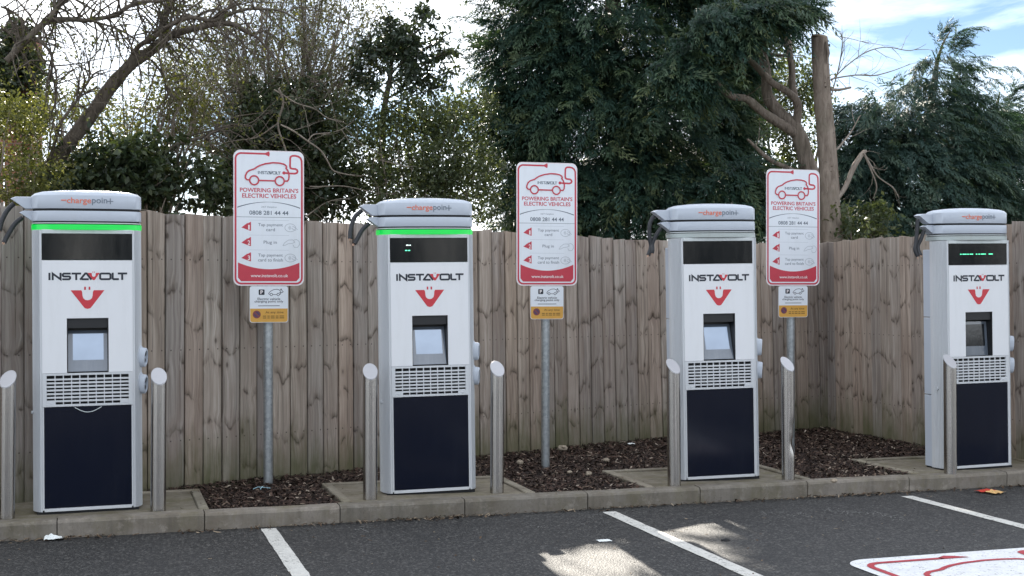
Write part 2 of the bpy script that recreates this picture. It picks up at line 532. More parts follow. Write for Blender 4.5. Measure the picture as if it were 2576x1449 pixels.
M = {}
M['wood'] = m_wood()
M['rail'] = plain('rough sawn rail', (0.16, 0.12, 0.09), 0.85, var=0.3)
M['asphalt'] = m_asphalt()
M['line'] = m_paint('worn white road paint', (0.60, 0.59, 0.55), 0.8)
M['bay_white'] = m_paint('white thermoplastic', (0.74, 0.75, 0.76), 0.55)
M['bay_red'] = m_paint('red thermoplastic', (0.42, 0.045, 0.06), 0.3)
M['kerb'] = m_concrete('kerb concrete', (0.225, 0.204, 0.178), 0.35)
M['pad'] = m_concrete('mossy concrete slab', (0.235, 0.210, 0.168), 0.6)
M['edging'] = m_concrete('edging concrete', (0.265, 0.24, 0.195), 0.35)
M['mulch'] = m_mulch()
M['soil'] = plain('garden soil and litter', (0.05, 0.042, 0.028), 0.95, var=0.5, scale=5)
M['chips'] = m_tint('bark chips', [(0.0, (0.014, 0.008, 0.006)), (0.5, (0.042, 0.024, 0.017)), (0.82, (0.085, 0.050, 0.036)), (0.93, (0.17, 0.125, 0.09)), (1.0, (0.36, 0.30, 0.24))], 0.8)
M['debris'] = m_tint('dry leaf debris', [(0.0, (0.03, 0.02, 0.014)), (0.6, (0.10, 0.066, 0.04)), (1.0, (0.30, 0.24, 0.17))], 0.8)
M['silver'] = m_panel('silver powder coat', (0.58, 0.60, 0.62), 0.34, 0.5, dirt=0.10)
M['ring'] = m_panel('grey blue plastic', (0.47, 0.515, 0.58), 0.38, 0.5, dirt=0.14)
M['dome'] = m_panel('weathered pale lid', (0.50, 0.53, 0.56), 0.5, 0.4, dirt=0.35)
M['white'] = m_panel('white gloss panel', (0.74, 0.755, 0.775), 0.24, 0.5, 0.15, dirt=0.11)
M['navy'] = m_panel('navy gloss panel', (0.0015, 0.0038, 0.0135), 0.11, 0.45, 0.0, dirt=0.14, dcol=(0.022, 0.026, 0.038))
M['black'] = plain('black plastic', (0.012, 0.013, 0.015), 0.45)
M['gap'] = plain('dark gap', (0.006, 0.007, 0.009), 0.7)
M['rubber'] = plain('black rubber cable', (0.020, 0.022, 0.026), 0.5, var=0.3)
M['copper'] = plain('bare copper strands', (0.55, 0.36, 0.26), 0.4, 0.8)
M['glass'] = m_panel('dark display glass', (0.004, 0.006, 0.008), 0.09, 0.5, 0.0, dirt=0.2, dcol=(0.014, 0.019, 0.022))
M['green_on'] = m_emit('green light strip', (0.002, 0.66, 0.075), 0.40, (0.0, 0.1, 0.02), var=0.5)
M['strip_off'] = m_panel('clear light strip', (0.40, 0.45, 0.44), 0.3, 0.5, dirt=0.4)
M['trim'] = m_panel('pale grey trim', (0.56, 0.60, 0.60), 0.4, 0.5, dirt=0.45, dcol=(0.3, 0.36, 0.30))
M['led_green'] = m_emit('green led text', (0.12, 0.9, 0.5), 0.9)
M['led_white'] = m_emit('white led text', (0.8, 1.0, 0.98), 0.9)
M['lcd'] = m_emit('pale lit screen', (0.42, 0.54, 0.74), 0.36, (0.02, 0.025, 0.03), 0.08, 0.6)  # lit screen; its uneven glow also imitates a highlight reflected in the glass
M['lcd_off'] = m_panel('unlit screen', (0.012, 0.015, 0.018), 0.06, 0.5, 0.0, dirt=0.25, dcol=(0.06, 0.065, 0.07))
M['screen_rim'] = m_panel('grey screen surround', (0.12, 0.145, 0.18), 0.10, 0.8, 0.6, dirt=0.35, dcol=(0.25, 0.27, 0.30))
M['ink'] = plain('dark navy vinyl', (0.014, 0.018, 0.030), 0.4)
M['red'] = plain('red vinyl', (0.55, 0.035, 0.05), 0.4, var=0.12)
M['orange'] = plain('orange print', (0.72, 0.17, 0.09), 0.45)
M['greyprint'] = plain('grey print', (0.15, 0.18, 0.22), 0.45)
M['paleprint'] = plain('pale grey print', (0.36, 0.39, 0.43), 0.45)
M['midprint'] = plain('slate print', (0.10, 0.13, 0.16), 0.45)
M['signwhite'] = m_panel('white sign face', (0.72, 0.755, 0.80), 0.3, 0.5, dirt=0.16)
M['signred'] = plain('sign red', (0.50, 0.035, 0.06), 0.38, var=0.1)
M['rim_white'] = plain('white sign edge', (0.78, 0.72, 0.72), 0.4)
M['amber'] = plain('amber sign face', (0.62, 0.33, 0.055), 0.4, var=0.1)
M['brown'] = plain('brown print', (0.16, 0.085, 0.012), 0.45)
M['maroon'] = plain('no waiting roundel', (0.22, 0.045, 0.05), 0.45, var=0.2)
M['indigo'] = plain('roundel blue', (0.07, 0.045, 0.10), 0.45)
M['steel'] = m_brushed('brushed stainless steel', (0.47, 0.45, 0.43), 0.22, 0.80)
M['cap'] = m_brushed('satin steel cap', (0.50, 0.50, 0.52), 0.55)
M['galv'] = m_galv()
M['paper'] = plain('white tissue', (0.72, 0.75, 0.74), 0.8, var=0.1)
M['stone'] = plain('pale pebble', (0.30, 0.25, 0.19), 0.85, var=0.3, scale=30)
M['crisp_red'] = plain('red foil', (0.55, 0.05, 0.03), 0.3, var=0.2)
M['crisp_gold'] = plain('gold foil', (0.75, 0.45, 0.18), 0.3, var=0.4, scale=40)

# ------------------------------------------------------------------ ground, road, kerb, pads
ROAD_Z = -0.12
KF, KB = 9.15, 9.275              # kerb front and back lines
def sheet(name, x0, x1, y0, y1, z, mat):
    b = MB(); b.add([(x0, y0, z), (x1, y0, z), (x1, y1, z), (x0, y1, z)], [(0, 1, 2, 3)])
    o = b.build(name, mat); o['kind'] = 'structure'
    return o
sheet('car_park', -400, 400, -400, 9.20, ROAD_Z, M['asphalt'])
FENCE_A = [(-5.4, 7.9), (-2.46, 10.25), (-1.24, 11.2), (0.0, 12.25), (1.4, 13.35), (3.45, 14.3)]
FENCE_B = [(3.45, 14.3), (3.98, 12.8), (4.52, 11.65), (4.72, 11.25)]
fa = [W(x, y) for x, y in FENCE_A]
fb = [W(x, y) for x, y in FENCE_B]
bed = [(p.x, p.y) for p in fa] + [(p.x, p.y) for p in fb[1:]] + [(9.2, KB), (-3.2, KB)]
back = [(p.x, p.y) for p in fa] + [(p.x, p.y) for p in fb[1:]]
gb = MB()
gb.add([(x, y, -0.035) for x, y in bed], [tuple(range(len(bed) - 1, -1, -1))])
gbo = gb.build('mulch_bed', M['mulch']); gbo['kind'] = 'structure'
gg = MB()
gpoly = [(-400, 400), (-400, 9.21), (-2.9, 9.21)] + back + [(8.4, 9.21), (400, 9.21), (400, 400)]
gg.add([(x, y, -0.06) for x, y in gpoly], [tuple(range(len(gpoly)))])
ggo = gg.build('garden_ground', M['soil']); ggo['kind'] = 'structure'

def inside(x, y, poly):
    r, n = False, len(poly)
    for i in range(n):
        x0, y0 = poly[i]; x1, y1 = poly[(i + 1) % n]
        if (y0 > y) != (y1 > y) and x < (x1 - x0) * (y - y0) / (y1 - y0) + x0: r = not r
    return r

# kerb stones, each its own block with a worn top edge
kerb = empty('kerb', (0, 0, 0)); kerb['kind'] = 'structure'
random.seed(3)
joints = [-3.05, -2.12, -1.19, -0.26, 0.69, 1.62, 2.53, 3.48, 4.40, 5.33, 6.26, 7.20, 8.13, 9.06]
for i in range(len(joints) - 1):
    a, b_ = joints[i] + 0.004, joints[i + 1] - 0.004
    w, x0 = b_ - a, a
    nx = 10
    prof = [(KF + 0.012, -0.2), (KF + 0.004, -0.02), (KF + 0.013, -0.004), (KF + 0.03, 0.002), (KB, 0.004), (KB, -0.2)]
    mb = MB(); v, f = [], []
    for k in range(nx + 1):
        x = w * k / nx
        for j, (t, z) in enumerate(prof):
            wob = 0.0022 * (noise.noise(Vector((a + x * 1.0, t * 9, z * 9)) * 3.0)) + 0.0015 * noise.noise(Vector((a + x, t, z)) * 14)
            chip = max(0, noise.noise(Vector(((a + x) * 6, 3.3, 0))) - 0.35) * 0.02 if j in (1, 2, 3) else 0
            v.append((x, t + wob + chip, z + wob - chip * 0.7))
    m_ = len(prof)
    for k in range(nx):
        for j in range(m_):
            j2 = (j + 1) % m_
            f.append((k * m_ + j, (k + 1) * m_ + j, (k + 1) * m_ + j2, k * m_ + j2))
    f += [tuple(range(m_)), tuple(nx * m_ + j for j in range(m_ - 1, -1, -1))]
    mb.add(v, f)
    mb.build('kerb_stone', M['kerb'], kerb, (x0, random.uniform(-0.004, 0.004), random.uniform(-0.003, 0.003)))

PADS = [(-0.75, 0.73), (1.66, 3.11), (4.0, 5.43), (6.37, 7.85)]
PB = 10.2
for i, (a, b_) in enumerate(PADS):
    e = 0.07
    nx, ny = 18, 12
    v, f = [], []
    for jy in range(ny + 1):
        for jx in range(nx + 1):
            x = a + e + (b_ - a - 2 * e) * jx / nx; y = KB + 0.003 + (PB - e - KB) * jy / ny
            v.append((x, y, -0.006 + 0.004 * noise.noise(Vector((x, y, i)) * 3)))
    for jy in range(ny):
        for jx in range(nx):
            k = jy * (nx + 1) + jx
            f.append((k, k + 1, k + nx + 2, k + nx + 1))
    o = MB().add(v, f).build('concrete_pad', M['pad']); o['kind'] = 'structure'
    ed = MB().box(0, e - 0.002, KB + 0.004, PB - e, -0.15, 0.010, 0.006).mesh('edging', M['edging'])
    link('edging', ed, o, (a, 0, 0)); link('edging', ed, o, (b_ - e + 0.002, 0, 0))
    MB().box(a, b_, PB - e + 0.002, PB, -0.15, 0.0095, 0.006).build('edging', M['edging'], o)

MB().box(joints[0], joints[-1], KF + 0.03, KB - 0.01, -0.2, -0.012).build('joint_mortar', M['kerb'], kerb)

# painted bay lines and the bay's ground graphic (the panel graphic laid flat) -- graphic is added with the signs
def ragged_strip(name, x0, x1, y0, y1, z, mat):
    v, f = [], []
    n = 60
    for k in range(n + 1):
        y = y0 + (y1 - y0) * k / n
        for x in (x0, x1):
            v.append((x + 0.006 * noise.noise(Vector((x * 5, y * 12, 1))), y + (0.01 * noise.noise(Vector((x * 9, y, 2))) if k in (0, n) else 0), z))
    for k in range(n):
        f.append((2 * k, 2 * k + 1, 2 * k + 3, 2 * k + 2))
    o = MB().add(v, f).build(name, mat); o['kind'] = 'structure'
    return o
for x, y1 in ((1.11, 9.08), (3.585, 9.0), (6.10, 8.96)):
    ragged_strip('bay_line', x - 0.052, x + 0.052, 4.2, y1, ROAD_Z + 0.004, M['line'])

# ------------------------------------------------------------------ fence, board by board
def lerp_tab(x, tab):
    if x <= tab[0][0]: return tab[0][1]
    for (a, b_), (c, d) in zip(tab, tab[1:]):
        if x <= c: return b_ + (d - b_) * (x - a) / (c - a)
    return tab[-1][1]
TOP_A = [(-100, 507), (0, 515), (365, 535), (590, 545), (770, 557), (1200, 580), (1500, 597), (1690, 607), (1900, 612), (2090, 612)]
TOP_B = [(2085, 611), (2200, 600), (2310, 593), (2555, 560), (2800, 528)]
LEAN = [(0, 0.0), (600, 0.0), (1000, 0.4), (1400, 1.2), (1700, 1.5), (2700, 1.5)]
def fence(line, tops, pitch, label, seed):
    rnd = random.Random(seed)
    root = empty('wooden_fence', (line[0].x, line[0].y, 0))
    tag(root, label, 'fence')
    o3 = Vector((line[0].x, line[0].y, 0))
    segs = []
    L = 0
    for p, q in zip(line, line[1:]):
        segs.append((L, L + (q - p).length, p, q)); L += (q - p).length
    s = 0.02
    n = int(L / pitch)
    for i in range(n):
        w = pitch * rnd.uniform(0.93, 1.07)
        c = s + w / 2
        s += w
        if c > L: break
        for a, b_, p, q in segs:
            if a <= c <= b_ + 1e-6: break
        pt = p + (q - p) * ((c - a) / (b_ - a))
        d = (q - p).normalized()
        ang = math.atan2(d.y, d.x)
        Xc = pt.x * CT - pt.y * ST; Yc = pt.x * ST + pt.y * CT
        u = UC + FPX * Xc / Yc
        top = EYE + (VH - lerp_tab(u, tops)) * Yc / FPX + rnd.uniform(-0.009, 0.009)
        hw = w / 2
        z0 = -0.10
        v, f = [], []
        nz_ = 5
        cup, bow = rnd.uniform(-0.003, 0.006), rnd.uniform(-0.006, 0.006)
        slope, jt = rnd.uniform(-0.012, 0.012), rnd.uniform(0.005, 0.009)
        pr = [(-hw, -0.022), (0, -0.016 - cup), (hw - jt, -0.011), (hw - jt, 0.009), (hw + 0.02, 0.010), (hw + 0.02, 0.015), (-hw + 0.023, 0.015), (-hw, 0.006)]
        m_ = len(pr)
        for k in range(nz_ + 1):
            z = z0 + (top - z0) * k / nz_
            s1 = math.sin(math.pi * k / nz_)
            bw = bow * 0.35 * s1
            for x, y in pr:
                v.append((x + bw, y + bow * 0.5 * s1, z + (slope * x / hw if k == nz_ else 0)))
        for k in range(nz_):
            for j in range(m_):
                j2 = (j + 1) % m_
                f.append((k * m_ + j, k * m_ + j2, k * m_ + m_ + j2, k * m_ + m_ + j))
        f += [tuple(range(m_ - 1, -1, -1)), tuple(nz_ * m_ + j for j in range(m_))]
        MB().add(v, f).build('board', M['wood'], root, pt - o3 + Vector((0, 0, 0)),
                             (0, R(-lerp_tab(u, LEAN) + rnd.uniform(-0.25, 0.25)), ang))
    for zc in (0.35, 1.05, 1.75):
        for a, b_, p, q in segs:
            d = (q - p); ang = math.atan2(d.y, d.x)
            MB().box(0, d.length - 0.03, 0.024, 0.08, zc - 0.05, zc + 0.05, 0.005).build('rail', M['rail'], root, p - o3, (0, 0, ang))
    k = 0.6
    while k < L:
        for a, b_, p, q in segs:
            if a <= k <= b_: break
        pt = p + (q - p) * ((k - a) / (b_ - a)); d = q - p
        MB().box(-0.05, 0.05, 0.085, 0.185, -0.4, 1.95, 0.006).build('post', M['rail'], root, pt - o3, (0, 0, math.atan2(d.y, d.x)))
        k += 2.4
    return root
fence(fa, TOP_A, 0.152, 'long weathered brown closeboard fence running behind the charging stations', 11)
fence(fb, TOP_B, 0.165, 'short weathered fence return coming forward from the corner behind the rightmost charging station', 12)

# ------------------------------------------------------------------ flat graphics drawn in the x-z plane, facing -y
class G2(MB):
    def __init__(self, y=0.0):
        super().__init__(); self.y = y; self.k = 0
    def _y(self):
        self.k += 1
        return self.y - 0.00012 * self.k
    def poly(self, pts):
        y = self._y()
        a = sum(pts[i][0] * pts[(i + 1) % len(pts)][1] - pts[(i + 1) % len(pts)][0] * pts[i][1] for i in range(len(pts)))
        if a < 0: pts = pts[::-1]
        return self.add([(x, y, z) for x, z in pts], [tuple(range(len(pts)))])
    def rect(self, x0, x1, z0, z1):
        return self.poly([(x0, z0), (x1, z0), (x1, z1), (x0, z1)])
    def stroke(self, pts, w, closed=False):
        y = self._y()
        pts = [Vector(p) for p in pts]
        n = len(pts)
        v, f = [], []
        for i, p in enumerate(pts):
            a = pts[i - 1] if (i > 0 or closed) else None
            b = pts[(i + 1) % n] if (i < n - 1 or closed) else None
            d1 = (p - a).normalized() if a is not None else None
            d2 = (b - p).normalized() if b is not None else None
            if d1 is None: d1 = d2
            if d2 is None: d2 = d1
            t = d1 + d2
            t = t.normalized() if t.length > 1e-6 else d1
            nn = Vector((-t.y, t.x))
            s = w / 2 / max(0.45, nn.dot(Vector((-d1.y, d1.x))))
            v += [(p.x + nn.x * s, y, p.y + nn.y * s), (p.x - nn.x * s, y, p.y - nn.y * s)]
        m_ = n if closed else n - 1
        for i in range(m_):
            j = (i + 1) % n
            f.append((2 * i, 2 * i + 1, 2 * j + 1, 2 * j))
        return self.add(v, f)
    def disc(self, cx, cz, r, n=28):
        return self.poly([(cx + r * math.cos(2 * math.pi * i / n), cz + r * math.sin(2 * math.pi * i / n)) for i in range(n)])
    def ringc(self, cx, cz, r, w, n=30, a0=0, a1=360):
        full = a1 - a0 >= 360
        pts = [(cx + r * math.cos(R(a0 + (a1 - a0) * i / n)), cz + r * math.sin(R(a0 + (a1 - a0) * i / n))) for i in range(n if full else n + 1)]
        return self.stroke(pts, w, full)

def rrect(x0, x1, z0, z1, r, n=7):
    pts = []
    for cx, cz, a in ((x1 - r, z1 - r, 0), (x0 + r, z1 - r, 90), (x0 + r, z0 + r, 180), (x1 - r, z0 + r, 270)):
        for i in range(n + 1):
            t = R(a + 90 * i / n)
            pts.append((cx + r * math.cos(t), cz + r * math.sin(t)))
    return pts

TEXTS = {}
def text_geo(body, bold=0.0):
    key = (body, bold)
    if key not in TEXTS:
        cu = bpy.data.curves.new('txt', 'FONT')
        cu.body = body; cu.size = 1.0; cu.offset = bold; cu.resolution_u = 3; cu.align_x = 'CENTER'; cu.space_line = 0.85
        ob = bpy.data.objects.new('txt', cu); COL.objects.link(ob)
        bpy.context.view_layer.update()
        me = bpy.data.meshes.new_from_object(ob.evaluated_get(bpy.context.evaluated_depsgraph_get()))
        vs_ = [tuple(v.co) for v in me.vertices]; fs_ = [tuple(p.vertices) for p in me.polygons]
        bpy.data.objects.remove(ob); bpy.data.meshes.remove(me); bpy.data.curves.remove(cu)
        TEXTS[key] = (vs_, fs_)
    return TEXTS[key]
def text(mb, body, cx, cz, w, h, bold=0.0, y=None):
    vs_, fs_ = text_geo(body, bold)
    xs = [v[0] for v in vs_]; zs = [v[1] for v in vs_]
    x0, x1, z0, z1 = min(xs), max(xs), min(zs), max(zs)
    yy = mb._y() if y is None else y
    mb.add([(cx + ((v[0] - x0) / (x1 - x0) - 0.5) * w, yy, cz + ((v[1] - z0) / (z1 - z0) - 0.5) * h) for v in vs_], fs_)

# operator wordmark drawn stroke by stroke (pixel frame of the survey crop)
def wordmark(dark, red, cx, cz, w, h):
    def q(px, py): return (cx + (px - 537.5) / 965.0 * w, cz - (py - 133) / 90.0 * h)
    lw = 25 / 965.0 * w
    S = lambda *p: dark.stroke([q(a, b) for a, b in p], lw)
    S((67, 88), (67, 178))
    S((106, 178), (106, 98), (201, 168), (201, 88))
    S((325, 98), (242, 98), (229, 108), (229, 124), (242, 133), (304, 133), (317, 142), (317, 158), (305, 168), (222, 168))
    S((335, 98), (452, 98)); S((392, 103), (392, 178))
    S((440, 174), (503, 97), (520, 97), (578, 174)); S((458, 168), (545, 168))
    n = 10
    loop = [(700, 98), (800, 98), (814, 108), (814, 158), (800, 168), (700, 168), (686, 158), (686, 108)]
    dark.stroke([q(a, b) for a, b in loop], lw, True)
    S((842, 88), (842, 158), (852, 168), (918, 168))
    S((905, 98), (1022, 98)); S((960, 103), (960, 178))
    emblem(red, q(607, 90)[0], q(607, 90)[1], 150 / 965.0 * w, 90 / 90.0 * h, small=True)
def emblem(red, cx, ztop, w, hgt, small=False):
    """red V with a plug-shaped cut-out; ztop is the top edge of the V"""
    def q(px, py): return (cx + (px - 545) / 420.0 * w, ztop - (py - 308) / 242.0 * hgt)
    outer = [(335, 308), (400, 395), (447, 458), (485, 510), (510, 540), (545, 550)]
    inner = [(468, 308), (478, 330), (482, 375), (490, 408), (515, 432), (545, 438)]
    for sgn in (1, -1):
        o_ = [q(545 + (a - 545) * sgn, b) for a, b in outer]
        i_ = [q(545 + (a - 545) * sgn, b) for a, b in inner]
        y = red.y - 0.0001
        v = [(x, y, z) for x, z in o_ + i_]
        m_ = len(o_)
        red.add(v, [((k, k + 1, m_ + k + 1, m_ + k) if sgn > 0 else (m_ + k, m_ + k + 1, k + 1, k)) for k in range(m_ - 1)])
    for a in (503, 558):
        red.poly([q(a, 262), q(a + 22, 262), q(a + 22, 303), q(a, 303)])

# ------------------------------------------------------------------ charging stations
CACHE = {}
def cpart(name, key, fn, parent, loc=(0, 0, 0), rot=(0, 0, 0)):
    if key not in CACHE: CACHE[key] = fn()
    return link(name, CACHE[key], parent, loc, rot)

def super_outline(a=0.363, b=0.172, cyy=0.150, n=3.0, k=72):
    pts = []
    for i in range(k):
        t = 2 * math.pi * i / k
        c, s = math.cos(t), math.sin(t)
        pts.append((a * math.copysign(abs(c) ** (2 / n), c), cyy + b * math.copysign(abs(s) ** (2 / n), s)))
    return pts
def front_y(x, a=0.363, b=0.172, cyy=0.150, n=3.0):
    return cyy - b * max(0, 1 - abs(x / a) ** n) ** (1 / n)

def me_body():
    left = []
    N = 44
    for i in range(N + 1):
        a = math.pi / 2 * i / N
        x = -0.300 - 0.061 * math.sin(a); y = 0.125 * (1 - math.cos(a))
        g = 0.0075 if (i % 4 >= 2 and i > 5) else 0.0
        left.append((x + g * math.sin(a), y + g * math.cos(a)))
    left += [(-0.361, 0.165)]
    poly = [(-0.296, 0.12), (-0.296, 0.0)] + left
    poly = poly + [(-x, y) for x, y in reversed(poly)]
    return MB().prism(poly[::-1], 0.012, 1.93).mesh('body', M['silver'], True, 25)
def me_ring(z0, z1, dome):
    o = super_outline()
    levels = [(z0, 0.992), (z0 + 0.004, 1.0), (z1 - 0.004, 1.0), (z1, 0.992)]
    if dome:
        levels += [(z1 + 0.002, 0.98), (z1 + 0.014, 0.94), (z1 + 0.026, 0.82), (z1 + 0.036, 0.55), (z1 + 0.041, 0.25)]
    v, f, n = [], [], len(o)
    for z, s in levels:
        v += [(x * s, 0.150 + (y - 0.150) * s, z) for x, y in o]
    for l in range(len(levels) - 1):
        for i in range(n):
            j = (i + 1) % n
            f.append((l * n + i, l * n + j, (l + 1) * n + j, (l + 1) * n + i))
    f += [tuple(range(n - 1, -1, -1)), tuple((len(levels) - 1) * n + i for i in range(n))]
    mb = MB().add(v, f)
    return mb.mesh('cable_ring', M['ring'], True, 30)
def me_slab(sc, z0, z1, mat, nm):
    o = [(x * sc, 0.150 + (y - 0.150) * sc) for x, y in super_outline()]
    return MB().prism(o, z0, z1).mesh(nm, mat, True, 40)
def me_arm():
    # seen from the front: flat root, chamfered pointed nose
    pr = [(-0.33, 0.0), (-0.33, 0.084), (-0.465, 0.084), (-0.497, 0.070), (-0.40, 0.0)]
    mb = MB(); n = len(pr)
    ys = ((0.115, 0.92), (0.125, 1.0), (0.190, 1.0), (0.200, 0.92))
    v = []
    for y, s in ys:
        v += [(-0.42 + (x + 0.42) * s, y, 0.043 + (z - 0.043) * s) for x, z in pr]
    f = []
    for l in range(3):
        for i in range(n):
            j = (i + 1) % n
            f.append((l * n + i, l * n + j, (l + 1) * n + j, (l + 1) * n + i))
    f += [tuple(range(n)), tuple(3 * n + i for i in range(n - 1, -1, -1))]
    return mb.add(v, f).mesh('cable_arm', M['ring'])
def me_panel_frame():
    # white front sheet with the opening for the screen
    mb = MB()
    x, y0, y1 = 0.2955, -0.006, 0.008
    ox, z0, z1 = 0.136, 0.958, 1.326
    zb, zt = 0.953, 1.722
    o_ = [(-x, zb), (-x, zt), (x, zt), (x, zb)]; i_ = [(-ox, zb), (-ox, z1), (ox, z1), (ox, zb)]
    v = [(p, y0, q) for p, q in o_ + i_] + [(p, y1, q) for p, q in o_ + i_]
    mb.add(v, [(0, 4, 5, 1), (1, 5, 6, 2), (2, 6, 7, 3), (0, 1, 9, 8), (1, 2, 10, 9), (2, 3, 11, 10), (4, 12, 13, 5), (5, 13, 14, 6), (6, 14, 15, 7), (0, 8, 12, 4), (3, 7, 15, 11)])
    return mb.mesh('front_panel', M['white'])
def me_recess():
    # inner walls of the screen recess with a black hood at the top
    ox, z0, z1, d = 0.136, 0.955, 1.326, 0.110
    mb = MB()
    mb.box(-ox, -ox + 0.004, -0.003, d, z0, z1); mb.box(ox - 0.004, ox, -0.003, d, z0, z1)
    mb.box(-ox + 0.005, ox - 0.005, -0.002, d, z1 - 0.004, z1 - 0.001)
    mb.box(-ox + 0.005, ox - 0.005, d - 0.003, d, z0, z1 - 0.005)
    mb.box(-ox + 0.005, ox - 0.005, 0.010, d - 0.004, z1 - 0.068, z1 - 0.006)
    mb.box(-ox + 0.005, ox - 0.005, 0.0, d - 0.004, z0 - 0.004, z0)
    return mb.mesh('screen_recess', M['black'])
def me_screen(mat):
    return MB().box(-0.098, 0.104, -0.0015, 0.0, -0.085, 0.100, 0).mesh('screen', mat)
def me_screen_plate():
    return MB().box(-0.130, 0.130, 0.0, 0.005, -0.148, 0.142, 0.001).mesh('touchscreen', M['screen_rim'])
def me_holster():
    mb = MB(); n = 28
    def ov(s, w, h, x): return [(x, w * s * math.cos(2 * math.pi * i / n) * (1), h * s * math.copysign(abs(math.sin(2 * math.pi * i / n)) ** 0.75, math.sin(2 * math.pi * i / n))) for i in range(n)]
    lv = [ov(1, 0.050, 0.082, -0.03), ov(1, 0.050, 0.082, 0.006), ov(0.95, 0.050, 0.082, 0.010), ov(1, 0.040, 0.069, 0.011), ov(1, 0.037, 0.066, 0.046), ov(0.90, 0.037, 0.066, 0.050), ov(0.74, 0.037, 0.066, 0.050), ov(0.72, 0.037, 0.066, 0.030)]
    v = sum(lv, []); f = []
    for l in range(len(lv) - 1):
        for i in range(n):
            j = (i + 1) % n
            f.append((l * n + i, l * n + j, (l + 1) * n + j, (l + 1) * n + i))
    f += [tuple(range(n - 1, -1, -1)), tuple((len(lv) - 1) * n + i for i in range(n))]
    return mb.add(v, f).mesh('connector_holster', M['ring'], True, 35)
def me_socket():
    mb = MB()
    for dz in (-0.022, 0.024):
        mb.tube([(0.026, 0, dz), (0.042, 0, dz)], 0.015, 14)
    return mb.mesh('socket', M['black'], True, 40)
def me_wordmark(which):
    d, r = G2(-0.0068), G2(-0.0068)
    wordmark(d, r, 0.004, 1.612, 0.512, 0.050)
    return d.mesh('lettering', M['ink']) if which == 'd' else r.mesh('lettering', M['red'])
def me_emblem():
    r = G2(-0.0068)
    emblem(r, 0.0, 1.517, 0.221, 0.128)
    return r.mesh('emblem', M['red'])
def me_brand(which):
    g = G2(0.0)
    if which == 'a':
        text(g, 'charge', -0.052, 2.125, 0.158, 0.052, 0.012, 0.0)
        g.rect(-0.168, -0.134, 2.128, 2.135)
        mat = M['orange']
    else:
        text(g, 'poin', 0.082, 2.1255, 0.100, 0.053, 0.008, 0.0)
        g.rect(0.131, 0.172, 2.1245, 2.130); g.rect(0.149, 0.1555, 2.108, 2.148)
        mat = M['greyprint']
    g.v = [(x, front_y(x) - 0.0022 - (0 if abs(y) < 1e-9 else 0.0004), z) for x, y, z in g.v]
    return g.mesh('lettering', mat)
def me_grille_frame():
    mb = MB()
    mb.box(-0.2955, -0.2675, -0.006, 0.012, 0.724, 0.951, 0.001); mb.box(0.2675, 0.2955, -0.006, 0.012, 0.724, 0.951, 0.001)
    mb.box(-0.2673, 0.2673, -0.006, 0.012, 0.9365, 0.951, 0.001); mb.box(-0.2673, 0.2673, -0.006, 0.012, 0.724, 0.7395, 0.001)
    mb.box(-0.2673, -0.2135, -0.0058, 0.012, 0.7397, 0.7605, 0.0005); mb.box(0.2135, 0.2673, -0.0058, 0.012, 0.7397, 0.7605, 0.0005)
    mb.tube([(-0.243, -0.010, 0.746), (-0.243, -0.004, 0.746)], 0.006, 10); mb.tube([(0.243, -0.010, 0.746), (0.243, -0.004, 0.746)], 0.006, 10)
    return mb.mesh('vent_grille', M['silver'])
